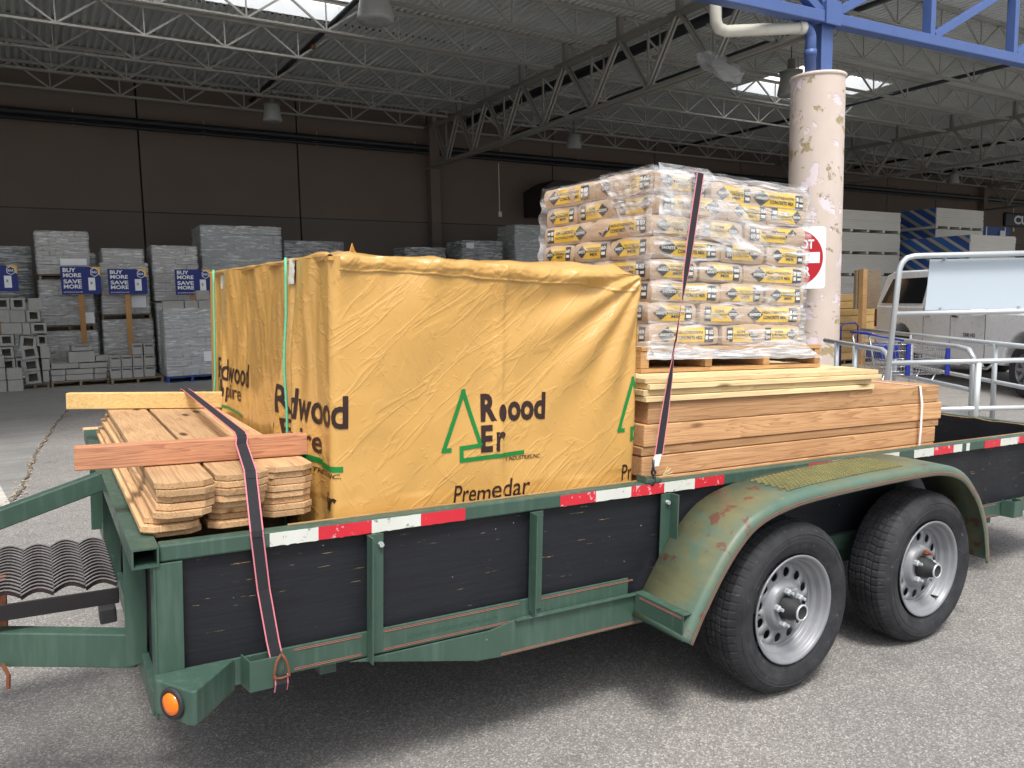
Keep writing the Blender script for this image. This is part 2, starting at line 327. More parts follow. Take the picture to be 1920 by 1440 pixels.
def copy_tree(o, parent=None):
    c = o.copy(); COL.objects.link(c)
    if parent is not None: c.parent = parent
    else: BASE[c] = BASE[root_of(o)]
    for ch in list(o.children): copy_tree(ch, c)
    return c
def struct(name, mb, mat, **k):
    o = mb.build(name, mat, **k); o['kind'] = 'structure'; return o

TXT = {}
def text2d(body, bold=0.0, shear=0.0, cell=None, align='LEFT'):
    """letters as a flat mesh, scaled so the ink box is 1 x 1; returns verts2d, faces, aspect"""
    key = (body, bold, shear, cell)
    if key in TXT: return TXT[key]
    cu = bpy.data.curves.new('t', 'FONT'); cu.body = body; cu.offset = bold; cu.shear = shear; cu.space_line = .85; cu.resolution_u = 3; cu.align_x = align
    ob = bpy.data.objects.new('t', cu); COL.objects.link(ob)
    dg = bpy.context.evaluated_depsgraph_get(); me = bpy.data.meshes.new_from_object(ob.evaluated_get(dg))
    bpy.data.objects.remove(ob); bpy.data.curves.remove(cu)
    xs = [v.co.x for v in me.vertices]; ys = [v.co.y for v in me.vertices]; x0, x1, y0, y1 = min(xs), max(xs), min(ys), max(ys)
    asp = (x1 - x0) / (y1 - y0)
    bm = bmesh.new(); bm.from_mesh(me)
    for v in bm.verts: v.co.x = (v.co.x - x0) / (x1 - x0); v.co.y = (v.co.y - y0) / (y1 - y0); v.co.z = 0
    if cell:
        for ax, n in ((0, cell[0]), (1, cell[1])):
            for i in range(1, n):
                co = [0, 0, 0]; co[ax] = i / n; no = [0, 0, 0]; no[ax] = 1
                bmesh.ops.bisect_plane(bm, geom=bm.verts[:] + bm.edges[:] + bm.faces[:], plane_co=co, plane_no=no)
    bm.verts.ensure_lookup_table()
    vs = [(v.co.x, v.co.y) for v in bm.verts]; fs = [tuple(v.index for v in f.verts) for f in bm.faces]
    bm.free(); bpy.data.meshes.remove(me)
    TXT[key] = (vs, fs, asp); return TXT[key]
def put_text(mb, body, fn, u0, u1, v0, v1, mi=0, bold=.02, shear=0, cell=None, align='LEFT'):
    vs, fs, _ = text2d(body, bold, shear, cell, align)
    mb.mapped(vs, fs, lambda a, b: fn(u0 + a * (u1 - u0), v0 + b * (v1 - v0)), mi)

# ------------------------------------------------------------------ ground
g = MB(); g.add([(-300, -300, .012), (300, -300, .012), (300, 300, .012), (-300, 300, .012)], [(0, 1, 2, 3)]); struct('asphalt_ground', g, ASPH)
g = MB()
edge = [(-30, 4.6), (-3.2, 4.6), (-.62, 4.5), (-.33, 5.5), (-.26, 6.8), (-.1, 8.6), (.19, 11.4), (12, 11.0), (30, 10.8), (60, 10.8), (60, 20.4), (-30, 20.4)]
g.add([(x, y, .016) for x, y in edge], [tuple(range(len(edge)))]); struct('concrete_floor', g, SLAB)
g = MB(); ap = [(-30, 4.1), (-.55, 4.1), (-.44, 4.5), (-.40, 5.0), (-.5, 5.9), (-.62, 6.4), (-30, 6.3)]
g.add([(x, y, .020) for x, y in ap], [tuple(range(len(ap)))]); struct('concrete_apron', g, APRON)
# open crack filled with loose stones along the slab edge
pth = [(-.62, 4.1), (-.42, 4.8), (-.33, 5.5), (-.26, 6.8), (-.1, 8.6), (.19, 11.4)]
g = MB(); wob = []
for i in range(len(pth) - 1):
    for t in range(12):
        a = t / 12; x = pth[i][0] * (1 - a) + pth[i + 1][0] * a; y = pth[i][1] * (1 - a) + pth[i + 1][1] * a; wob.append((x + rnd.uniform(-.02, .02), y, rnd.uniform(.004, .018)))
for i in range(len(wob) - 1):
    a, b = wob[i], wob[i + 1]; g.add([(a[0] - a[2], a[1], .024), (a[0] + a[2], a[1], .024), (b[0] + b[2], b[1], .024), (b[0] - b[2], b[1], .024)], [(0, 1, 2, 3)])
struct('pavement_crack', g, plain('crack_dirt', srgb(104, 94, 82), .95, var=.4, sc_=30))
g = MB()
for i in range(260):
    a = rnd.choice(wob) if i % 3 else (rnd.uniform(-1, 4), rnd.uniform(-1.2, 4), 0)
    r_ = rnd.uniform(.004, .013) if i % 3 else rnd.uniform(.002, .006); c = V((a[0] + rnd.gauss(0, .035), a[1] + rnd.gauss(0, .05), .024 if i % 3 else .012))
    p = [c + V((math.cos(t) * r_ * rnd.uniform(.7, 1.2), math.sin(t) * r_ * rnd.uniform(.7, 1.2), 0)) for t in (0, 1.3, 2.5, 3.8, 5)]; q = c + V((0, 0, r_ * .9))
    g.add(p + [q], [(0, 1, 5), (1, 2, 5), (2, 3, 5), (3, 4, 5), (4, 0, 5)])
tag(g.build('loose_gravel', plain('gravel_stone', srgb(168, 150, 126), .9, var=.4, sc_=40)), 'small loose stones along the crack in the pavement', 'gravel', kind='stuff')

# ------------------------------------------------------------------ back wall
WY = 20.35
t = thing('back_wall', 'long brown tilt-up concrete wall closing the back of the loading area', 'wall', (10, WY, 0))
panels = [-22, -17.8, -13.6, -9.6, -5.6, -1.6, 2.44, 6.5, 10.5, 15.1, 19.6, 24.0, 28.4, 33.4, 37.2, 41.2, 46, 52, 60]
for a, b in zip(panels[:-1], panels[1:]): MB().box(a + .02, b - .02, WY, WY + .25, 0, 7.6).build('wall_panel', WALL, t, bevel=.012)
MB().box(-22, 60, WY + .24, WY + .3, 0, 7.7).build('joint_backing', DARKP, t)
MB().box(-22, 60, WY - .006, WY - .001, 3.91, 3.94).build('paint_line', DARKP, t)
for x in (10.6, 41.0, -19.6): MB().box(x - .16, x + .16, WY - .3, WY, 0, 6.9).build('pilaster', WALL, t, bevel=.01)
pr = [MB().tube([(-22, WY - .2, z), (60, WY - .2, z)], r, 10) for z, r in ((6.13, .085), (5.98, .05))]
for p in pr: p.build('sprinkler_pipe', DARKP, t, smooth=True)
for x in [i * 3.0 - 20 for i in range(24)]: MB().tube([(x, WY - .2, 5.9), (x, WY - .2, 6.3), (x, WY, 6.35)], .012, 6).build('pipe_hanger', STEEL, t)
for x, z in ((13.0, 4.2), (44.2, 4.6), (45.6, 4.75)): MB().box(x - .06, x + .06, WY - .06, WY, z, z + .16).box(x - .012, x + .012, WY - .025, WY, z + .16, 5.9).build('outlet_box', PVC, t)
t = thing('awning_box', 'dark brown boxed hood projecting from the back wall behind the cement pallet', 'hood', (14.6, 19.6, 4.2))
MB().prism([(13.9, 4.2), (15.6, 4.2), (15.6, 5.3), (14.4, 5.3), (13.9, 5.0)], lambda u, v, k_: (u, 19.2 + k_ * 1.1, v)).build('hood_body', plain('dark_brown_metal', (.03, .022, .02), .6), t, bevel=.02)

# ------------------------------------------------------------------ roof
t = thing('canopy_roof', 'corrugated metal roof on grey open web joists and girders over the loading area', 'roof', (10, 13, 7.2))
RX0, RX1, RY0, RY1 = -22, 60, 5.95, WY + .3
HOLES = [(-1.2, 5.55, 11.6, 14.25), (16.9, 20.6, 11.8, 13.9)]
g = MB(); pitch = .152; x = RX0; prof = [(0, 0), (.06, 0), (.075, .05), (.137, .05)]
def deckstrip(y0, y1, xa, xb):
    n = int(round((xb - xa) / pitch)); pts = [(xa + i * pitch + a, 7.23 + b) for i in range(n) for a, b in prof]
    vs = []; 
    for X, Z in pts: vs += [(X, y0, Z), (X, y1, Z)]
    g.add(vs, [(2 * i, 2 * i + 2, 2 * i + 3, 2 * i + 1) for i in range(len(pts) - 1)])
deckstrip(RY0, 11.7, RX0, RX1); deckstrip(14.25, RY1, RX0, RX1)
deckstrip(11.7, 14.25, RX0, -1.2); deckstrip(11.7, 14.25, 5.55, 16.9); deckstrip(11.7, 14.25, 20.6, RX1)
g.build('corrugated_deck', DECK, t)
MB().box(RX0, RX1, RY0, 11.64, 7.32, 7.45).box(RX0, RX1, 14.31, RY1, 7.32, 7.45).box(RX0, -1.25, 11.7, 14.25, 7.32, 7.45).box(5.75, 16.85, 11.7, 14.25, 7.32, 7.45).box(20.65, RX1, 11.7, 14.25, 7.32, 7.45).build('roof_insulation', DARKP, t)
for a, b in ((-1.2, 5.7), (16.9, 20.6)):
    s = MB().box(a, b, 11.7, 14.25, 7.60, 7.61).build('skylight', SKYL, t)
    MB().box(a - .05, a, 11.65, 14.3, 7.25, 7.66).box(b, b + .05, 11.65, 14.3, 7.25, 7.66).box(a, b, 14.25, 14.3, 7.28, 7.66).box(a, b, 11.65, 11.7, 7.28, 7.66).build('skylight_curb', SWHT, s)
JY = [6.9, 7.6, 9.3, 11.05, 13.0, 14.85, 16.6, 18.25, 19.9]
JY = [7.55, 9.3, 11.05, 12.98, 14.85, 16.6, 18.25, 19.85]
BAYS = [(-19.7, -5.0), (-4.6, 10.15), (10.85, 25.35), (26.05, 40.6), (41.4, 56)]
def joist(x0, x1):
    g = MB(); zb, zt = 6.62, 7.18; L = x1 - x0; n = 10; st = L / n
    for s in (-1, 1):
        g.box(x0 + .35, x1, s * .012 - .0 + (.0 if s < 0 else 0) + (-.045 if s < 0 else 0), (-.012 if s < 0 else .057), zb, zb + .012)
        g.box(x0 + .35, x1, *( (-.018, -.012) if s < 0 else (.012, .018)), zb + .012, zb + .05)
        g.box(x0 - .2, x1 + .2, *((-.07, -.012) if s < 0 else (.012, .07)), zt + .03, zt + .045)
        g.box(x0 - .2, x1 + .2, *((-.018, -.012) if s < 0 else (.012, .018)), zt - .02, zt + .03)
    for i in range(n):
        a = x0 + i * st; mdl = a + st / 2
        g.bar((a, 0, zt), (mdl, 0, zb + .03), .036, .036); g.bar((mdl, 0, zb + .03), (a + st, 0, zt), .036, .036); g.bar((mdl, 0, zb + .03), (mdl, 0, zt), .026, .026)
    return g
prot = {}
for bi, (x0, x1) in enumerate(BAYS):
    for y in JY:
        if bi not in prot:
            prot[bi] = joist(x0, x1); 
            o = MB(); o.v = [(p[0], p[1] + y, p[2]) for p in prot[bi].v]; o.f = prot[bi].f; o.mi = prot[bi].mi
            ob = o.build('roof_joist', STEEL, t); prot[bi] = (ob, y)
        else:
            ob, y0 = prot[bi]; c = ob.copy(); COL.objects.link(c); c.parent = t; c.location = (0, y - y0, 0)
def girder(X, ya, yb):
    g = MB(); zb, zt = 5.52, 6.78
    for s in (-1, 1):
        g.box(*((X - .12, X - .02) if s < 0 else (X + .02, X + .12)), ya, yb, zb, zb + .014); g.box(*((X - .034, X - .02) if s < 0 else (X + .02, X + .034)), ya, yb, zb + .014, zb + .10)
        g.box(*((X - .12, X - .02) if s < 0 else (X + .02, X + .12)), ya, yb, zt - .014, zt); g.box(*((X - .034, X - .02) if s < 0 else (X + .02, X + .034)), ya, yb, zt - .11, zt - .014)
    ys = [ya] + JY
    for i, y in enumerate(ys):
        if i + 1 < len(ys):
            y2 = ys[i + 1]; yl = y + (y2 - y) * .5
            for s in (-.045, .045):
                g.bar((X + s, y + .05, zt - .05), (X + s, yl, zb + .05), .05, .05); g.bar((X + s, yl, zb + .05), (X + s, y2 - .04, zt - .05), .05, .05)
            g.bar((X, yl, zb + .05), (X, yl, zt - .05), .04, .04)
            g.box(X - .09, X + .09, yl - .3, yl - .2, 6.1, 6.14)
    for y in JY: g.box(X - .06, X + .06, y - .05, y + .05, zt, 7.2)
    return g
for X in (-4.8 - 0.0, 10.5, 25.7, 41.0): girder(X, 6.4, WY - .05).build('roof_girder', STEEL2, t)
for X, z, r in ((5.3, 7.0, .055), (11.7, 6.98, .11), (13.6, 6.85, .05), (20.6, 6.98, .05), (31, 6.98, .06), (36, 6.98, .06)):
    MB().tube([(X, 6.2, z), (X, WY, z)], r, 10).build('overhead_pipe', DARKP, t, smooth=True)
for x, y in ((5.3, 14.8), (5.3, 19.4)): MB().lathe([(.0, 0), (.05, 0), (.05, .05), (.02, .09), (0, .09)], (x, y, 6.86), (0, 0, 1), 10).build('sprinkler_head', RUST, t)

# blue fascia truss
t = thing('blue_truss', 'bright blue steel box truss running along the open front of the roof', 'truss', (10.54, 6.05, 5.6))
bz = lambda X: 5.59 + (X - 10.5) * .0242
def bx_bar(g, a, b, w_, h_): g.bar(a, b, w_, h_)
for a, b in ((-20, -4.8), (-4.8, 10.36), (10.72, 26), (26, 56)):
    MB().bar((a, 6.1, bz(a) + .085), (b, 6.1, bz(b) + .085), .2, .17).build('bottom_chord', BLUE, t, bevel=.012)
    MB().bar((a, 6.1, bz(a) + 1.5), (b, 6.1, bz(b) + 1.5), .2, .17).build('top_chord', BLUE, t, bevel=.012)
xs = [10.54 + 2.62 * i for i in range(-11, 15)]
for x0 in xs:
    if abs(x0 - 10.54) > .1: MB().bar((x0, 6.1, bz(x0) + .17), (x0, 6.1, bz(x0) + 1.42), .16, .13, (1, 0, 0)).build('web_post', BLUE, t, bevel=.008)
    if x0 < 10.5 - .1: MB().bar((x0 + .1, 6.1, bz(x0) + 1.4), (x0 + 2.52, 6.1, bz(x0) + .18), .13, .13).build('web_diagonal', BLUE, t, bevel=.008)
    else: MB().bar((x0 + .12, 6.1, bz(x0) + .18), (x0 + 2.5, 6.1, bz(x0) + 1.4), .13, .13).build('web_diagonal', BLUE, t, bevel=.008)

# pillar
PX, PY = 10.54, 6.25
t = thing('round_pillar', 'thick round concrete pillar with peeling pink paint under the blue truss', 'pillar', (PX, PY, 0))
g = MB(); R0 = .405
g.grid(lambda a, b: (PX + math.cos(a * 2 * math.pi) * (R0 + .006 * NZ.noise(V((math.cos(a * 6.28) * 2, math.sin(a * 6.28) * 2, b * 7)))), PY + math.sin(a * 2 * math.pi) * R0, b * 4.82), 64, 60)
g.build('concrete_sleeve', PILL, t, smooth=True)
MB().lathe([(0, 4.82), (R0 + .015, 4.82), (R0 + .02, 4.84), (R0 + .012, 4.865), (0, 4.875)], (PX, PY, 0), (0, 0, 1), 64).build('cap_rim', plain('cap_paint', srgb(214, 198, 186), .7), t)
g = MB(); g.box(PX - .13, PX + .13, PY - .16, PY - .135, 4.87, 7.1); g.box(PX - .13, PX + .13, PY + .12, PY + .145, 4.87, 7.1); g.box(PX - .10, PX + .10, PY - .134, PY + .119, 4.87, 7.1)
g.build('steel_post', BLUE, t, bevel=.006)
MB().box(PX - .17, PX + .17, PY - .27, PY - .24, 5.57, 5.93).box(PX - .165, PX + .165, PY - .24, PY - .17, 5.6, 5.9).build('connection_plate', BLUE, t, bevel=.006)
def arc(c, a, b, n=6):   # quarter bend from c+a to c+b
    return [V(c) + V(a) * math.cos(i / n * math.pi / 2) + V(b) * math.sin(i / n * math.pi / 2) for i in range(n + 1)]
dx, dy = PX - .31, PY - .10
g = MB(); g.tube([(dx, dy, 4.87), (dx, dy, 5.36)] + [V((dx - .14, dy, 5.36)) + V((.14 * math.cos(a), 0, .14 * math.sin(a))) for a in [i * math.pi / 16 for i in range(1, 9)]], .082, 16)
g.tube([(dx, dy, 5.1), (dx, dy, 5.2)], .092, 16); g.build('blue_downpipe', BLUE, t, smooth=True)
g = MB(); p0 = V((dx - .15, dy, 5.5)); p1 = V((8.85, 6.55, 5.38))
g.tube([p0, p0.lerp(p1, .5), p1.lerp(p0, .12), p1, p1 + V((-.12, .02, .03)), p1 + V((-.17, .03, .12)), p1 + V((-.18, .03, .3)), p1 + V((-.18, .03, 1.3))], .085, 16); g.tube([p0, p0 + V((-.1, .02, -.005))], .094, 16)
g.build('white_drain_pipe', PVC, t, smooth=True)
for j, (x, ya) in enumerate(((-4.8, 0), (25.7, 0), (41, 0))):
    tt = thing('round_pillar', ['round pink pillar beyond the left edge of the loading area', 'second round pink pillar farther along the roof edge', 'farthest round pink pillar at the end of the roof'][j], 'pillar', (x, PY, 0))
    MB().lathe([(.405, 0), (.405, 4.85), (0, 4.85)], (x, PY, 0), (0, 0, 1), 32).build('concrete_sleeve', PILL, tt, smooth=True)
    MB().box(x - .12, x + .12, PY - .12, PY + .12, 4.85, 6.6).build('steel_post', BLUE, tt)
# do not enter sign
sx, sy, sz = 9.66, 5.90, 2.06
t = thing('road_sign', 'red and white DO NOT ENTER sign mounted on the pink pillar behind the cement bags', 'road sign', (sx, sy, sz), WM)
fh = V((FW.x, FW.y, 0)).normalized(); rh = V((fh.y, -fh.x, 0)); c0 = V((sx, sy, sz)); 
sgn = lambda u, v, d=0.0: c0 + rh * u + V((0, 0, v)) - fh * d
def rrect(w_, h_, r, n=5):
    out = []
    for cx, cy, a0 in ((w_ - r, h_ - r, 0), (-w_ + r, h_ - r, 90), (-w_ + r, -h_ + r, 180), (w_ - r, -h_ + r, 270)):
        for i in range(n + 1): a = rad(a0 + 90 * i / n); out.append((cx + r * math.cos(a), cy + r * math.sin(a)))
    return out
HS = .46
MB().prism(rrect(HS, HS, .05), lambda u, v, k_: sgn(u, v, k_ * .006)).build('sign_plate', SWHT, t)
MB().prism([(.42 * math.cos(a * math.pi / 30), .42 * math.sin(a * math.pi / 30)) for a in range(60)], lambda u, v, k_: sgn(u, v, .008 + k_ * .002)).build('red_disc', SRED, t)
MB().prism(rrect(.37, .08, .005, 1), lambda u, v, k_: sgn(u, v, .012 + k_ * .002)).build('white_bar', SWHT, t)
g = MB(); put_text(g, 'DO NOT', lambda u, v: sgn(u, v, .0135), -.28, .28, .13, .27, bold=.03); put_text(g, 'ENTER', lambda u, v: sgn(u, v, .0135), -.23, .23, -.27, -.13, bold=.03); g.build('sign_lettering', SWHT, t)
MB().box(sx + .1, sx + .5, sy + .02, sy + .3, sz - .3, sz - .25).box(sx + .1, sx + .5, sy + .02, sy + .3, sz + .25, sz + .3).build('sign_bracket', GALV, t)
# crumpled plastic bag on the girder
g = MB(); bf = Mt('clear_plastic_bag', (.9, .92, .95), .15, 0, .9); bf.p.inputs['Alpha'].default_value = .32; bf.bump(bf.noise(bf.coord((1, 1, 1), False), 9, 5, .6, 2), .05)
def bagf(a, b):
    th = a * 2 * math.pi; c = V((10.42 + .1 * b, 8.7 - .9 * b, 5.72 - .38 * b)); r1 = (.05 + .2 * math.sin(b * math.pi) ** .7) * (1 + .5 * NZ.noise(V((math.cos(th) * 1.6, math.sin(th) * 1.6, b * 4))))
    return c + V((math.cos(th), .5 * math.sin(th), math.sin(th))) * r1
g.grid(bagf, 36, 26)
tag(g.build('plastic_bag', bf.m, base=(10.4, 8.4, 5.3), smooth=True), 'torn clear plastic bag snagged on the roof girder beside the white drain pipe', 'plastic bag')
# hanging lamps
def lamp(x, y, z, r, lab, first=[None]):
    if first[0] is None:
        t = thing('hanging_lamp', lab, 'lamp', (0, 0, 0), group='bell lamps hanging under the roof')
        MB().lathe([(.02, .34), (.16, .33), (.23, .3), (.25, .1), (.3, -.16), (.29, -.19), (.2, -.2), (0, -.2)], (0, 0, 0), (0, 0, 1), 28).build('lamp_shade', ACR, t, smooth=True)
        MB().lathe([(.24, .3), (.26, .3), (.26, .33), (.15, .36), (.09, .36), (.08, .6), (0, .62)], (0, 0, 0), (0, 0, 1), 20).build('ballast_housing', STEEL2, t, smooth=True)
        MB().tube([(0, 0, .6), (0, 0, 1.0)], .012, 6).build('hanger_rod', DARKP, t)
        first[0] = t
    else: t = copy_tree(first[0]); t['label'] = lab
    t.location = (x, y, z); t.scale = (r, r, r)
for (x, y, z, lab) in ((4.9, 10.3, 6.2, 'large bell lamp nearest the bright skylight at the top of the photo'), (5.3, 18.3, 6.2, 'small bell lamp hanging in front of the back wall on the left'), (14.3, 18.0, 6.2, 'dim bell lamp hanging low between the girder and the cement pallet'),
                       (14.9, 10.4, 6.2, 'grey bell lamp hanging just left of the pillar beside the far skylight'), (33.5, 17.4, 6.2, 'farthest bell lamp hanging above the drywall stacks')): lamp(x, y, z, 1.0 if y < 11 else .8, lab)

# ------------------------------------------------------------------ trailer
t = TR = thing('utility_trailer', 'long green tandem axle utility trailer with black plywood sides, carrying the lumber', 'trailer', (0, 0, 0), TM)
XL, YW = 4.88, 2.12
b_ = .004
# front rail: hollow tube with an open near end
g = MB(); zt, zb = .877, .832; tk = .005
x0, x1 = -.004, .060; y0, y1 = -.012, YW + .012; zz0, zz1 = .826, .8775
g.box(x0, x1, y0, y1, zz1 - tk, zz1); g.box(x0, x1, y0, y1, zz0, zz0 + tk); g.box(x0, x0 + tk, y0, y1, zz0 + tk, zz1 - tk); g.box(x1 - tk, x1, y0, y1, zz0 + tk, zz1 - tk); g.box(x0 + tk, x1 - tk, .25, .26, zz0 + tk, zz1 - tk)
g.build('front_rail', GREEN, t)
for nm, ya in (('side_rail', 0.0), ('side_rail', YW - .045)): MB().box(.062, XL, ya, ya + .045, zb, zt).build(nm, GREEN, t, bevel=.005)
MB().box(XL - .045, XL + .004, .046, YW - .046, zb, zt - .01).build('rear_rail', GREEN, t, bevel=.004)
for s, ya in ((1, -.002), (-1, YW - .0)):
    g = MB(); g.box(.052, 1.60, min(ya, ya + s * .008), max(ya, ya + s * .008), .464, .540); g.box(.052, 1.60, min(ya + s * .008, ya + s * .07), max(ya + s * .008, ya + s * .07), .464, .472)
    g.box(3.40, XL, min(ya, ya + s * .008), max(ya, ya + s * .008), .464, .540); g.box(1.60, 3.40, min(ya + s * .03, ya + s * .05), max(ya + s * .03, ya + s * .05), .40, .540)
    g.build('bottom_rail', GREEN, t, bevel=.002)
for ya in (-.0035,):
    for a, b in ((.40, .60), (.64, 1.14), (1.20, 1.62), (3.55, 4.03), (4.25, 4.86)):
        for z in (.528, .472):
            if a == 1.20 and z < .5: continue
            MB().box(a, b, ya - .0005, ya, z, z + .002).box(a, b, ya - .0005, ya, z + .0045, z + .006).build('pinstripe', PSTR, t)
# side plywood
MB().box(.065, XL - .05, .022, .036, .475, .868).build('side_panel', BPLY, t); MB().box(.065, XL - .05, YW - .036, YW - .022, .475, .868).build('side_panel', BPLY, t)
MB().box(.061, .075, .04, YW - .04, .475, .826).build('front_panel', BPLY, t)
g = MB(); n = 40
ztop = [.858 + .006 * NZ.noise(V((i * .7, 3, 0))) + (.006 if i % 7 == 3 else 0) for i in range(n + 1)]
for i in range(n):
    ya, yb = .05 + (YW - .1) * i / n, .05 + (YW - .1) * (i + 1) / n
    g.hexa([(XL - .07, ya, .5), (XL - .055, ya, .5), (XL - .055, yb, .5), (XL - .07, yb, .5), (XL - .07, ya, ztop[i]), (XL - .055, ya, ztop[i]), (XL - .055, yb, ztop[i + 1]), (XL - .07, yb, ztop[i + 1])])
g.build('rear_panel', BPLY, t)
g = MB(); 
for i in range(n):
    ya, yb = .05 + (YW - .1) * i / n, .05 + (YW - .1) * (i + 1) / n
    z0_, z1_ = ztop[i] + .0005, ztop[i + 1] + .0005
    g.hexa([(XL - .07, ya, z0_), (XL - .056, ya, z0_), (XL - .056, yb, z1_), (XL - .07, yb, z1_), (XL - .07, ya, z0_ + .003), (XL - .056, ya, z0_ + .003), (XL - .056, yb, z1_ + .003), (XL - .07, yb, z1_ + .003)])
g.build('raw_ply_edge', PALX, t)
MB().box(.08, XL - .08, .04, YW - .04, .478, .505).build('deck_boards', BPLY, t)
# thin ply edge showing above the near rail
MB().box(.4, XL - .3, .0461, .0475, .8, .879).build('ply_edge', PALX, t)
# stakes
def angle(xa, flange_left, z0, z1, ya, s, wd=.045, out=.040):
    g = MB()
    g.box(xa if flange_left else xa, xa + wd, min(ya, ya + s * .005), max(ya, ya + s * .005), z0, z1)
    fx = xa - .005 if flange_left else xa + wd
    g.box(fx, fx + .005, *( (ya - out, ya + .005) if s > 0 else (ya - .005, ya + out)), z0 - (.015 if z0 < .5 else 0), z1)
    return g
for s, ya in ((1, -.008), (-1, YW + .008)):
    g = MB(); g.box(.052, .115, min(ya, ya + s * .006), max(ya, ya + s * .006), .468, .8315); g.box(.046, .052, min(ya, ya + s * .07), max(ya, ya + s * .07), .42, .8255); g.build('corner_stake', GREEN, t, bevel=.0015)
    for X in (.62, 1.18, 1.738, 3.16, 4.45):
        z0 = .47 if X < .9 else .5
        if X > 1.7 and X < 3.2: z0 = .49
        angle(X, X != 1.738, z0, .8315, ya, s).build('side_stake', GREEN, t, bevel=.0012)
for X, Z in ((.655, .80), (1.765, .80)): MB().lathe([(0, -.012), (.008, -.012), (.009, 0)], (X, -.0085, Z), (0, 1, 0), 6).build('bolt_head', GALV, t)
for Y in (.27, 1.06, 1.84):
    MB().box(.0, .056, Y, Y + .006, .46, .825).box(.050, .056, Y + .006, Y + .05, .46, .825).build('front_stake', GREEN, t, bevel=.0012)
MB().box(.04, .06, .02, YW - .02, .42, .49).build('front_cross_member', GREEN, t, bevel=.002)
# deep frame channel under the side
for s, ya in ((1, -.010), (-1, YW + .010)):
    poly = [(.56, .462), (.98, .372), (1.06, .366), (1.672, .366), (1.672, .484), (1.14, .484), (1.03, .463)]
    g = MB(); g.prism(poly, lambda u, v, k_: (u, ya + s * k_ * .006, v)); g.box(.98, 1.672, min(ya + s * .006, ya + s * .06), max(ya + s * .006, ya + s * .06), .366, .372); g.box(1.12, 1.672, min(ya + s*.0, ya - s * .014), max(ya, ya - s * .014), .478, .484)
    g.build('frame_channel', GREEN, t, bevel=.002)
g = MB(); 
for z in (.371, .3755): g.box(1.07, 1.665, -.0108, -.0103, z, z + .002)
g.build('pinstripe', PSTR, t)
g = MB(); put_text(g, 'www.thibstrailers.com', lambda u, v: (u, -.0029, v), .745, 1.06, .492, .508, bold=.01); g.build('faded_lettering', plain('faded_green_print', srgb(52, 84, 70), .5, var=.3, sc_=30), t)
for i, X in enumerate((.5, 1.0, 1.5, 2.0, 2.55, 3.1, 3.6, 4.1, 4.6)): MB().box(X, X + .05, .08, YW - .08, .40, .465).build('cross_member', GREEN, t)
for X in (2.2046, 3.0646):
    MB().tube([(X, .05, .36 if X < 3 else .38), (X, YW - .05, .36 if X < 3 else .38)], .038, 12).build('axle', BLK, t, smooth=True)
for ya in (.0, YW - .02):
    MB().box(1.95, 3.3, ya, ya + .02, .47, .5395).build('spring_hanger_plate', GREEN, t)
# tongue, brace
MB().bar((.04, .31, .493), (-1.35, .98, .55), .055, .10).build('tongue_beam', GREEN, t, bevel=.004)
MB().bar((.04, 1.2, .49), (-1.35, 1.13, .55), .055, .09).build('tongue_beam', GREEN, t, bevel=.004)
MB().bar((.0, 1.0, .855), (-1.15, .93, .50), .05, .065).build('tongue_brace', GREEN, t, bevel=.004)
MB().tube([(-1.2, 1.06, .35), (-1.2, 1.06, 1.15)], .03, 12).build('jack_post', BLK, t, smooth=True)
MB().box(-1.6, -1.2, 1.0, 1.12, .52, .62).build('coupler', BLKST, t, bevel=.01)
g = MB(); g.box(-.34, -.29, .60, .66, .42, .66); g.build('rusty_bracket', RUST, t, bevel=.003)
g = MB(); g.tube([(-.30, .43, .47), (-.286, .42, .44), (-.288, .42, .40)], .006, 6); g.build('rusty_chain_end', RUST, t)
# step shelf of expanded metal between the tongue beams
g = MB(); g.box(-.95, .0, .435, .441, .592, .640); g.box(-.95, .0, .441, .48, .592, .598); g.build('shelf_frame', BLKST, t, bevel=.002); MB().box(-.95, 0, .93, .936, .58, .62).build('shelf_frame', BLKST, t)
g = MB(); g2 = MB(); zz = .645; cw, ch = .082, .034
for i in range(12):
    for j in range(15):
        xc = -.045 - i * cw; yc = .455 + j * ch + (i % 2) * ch / 2; m_ = 6
        pts = [(xc + cw * (q / m_ - .5), yc + ch * .5 * math.sin(q / m_ * math.pi), zz + .012 * math.sin(q / m_ * math.pi)) for q in range(m_ + 1)]
        for a, b in zip(pts[:-1], pts[1:]): g.bar(a, b, .004, .013); g2.bar((a[0], a[1] - .001, a[2] + .0075), (b[0], b[1] - .001, b[2] + .0075), .006, .0022)
g.build('expanded_metal', plain('dark_expanded_metal', srgb(58, 48, 46), .5, .3, .5, .3, 20), t); g2.build('worn_mesh_edge', plain('worn_metal', srgb(150, 146, 146), .4, .5, .5, .3, 20), t)
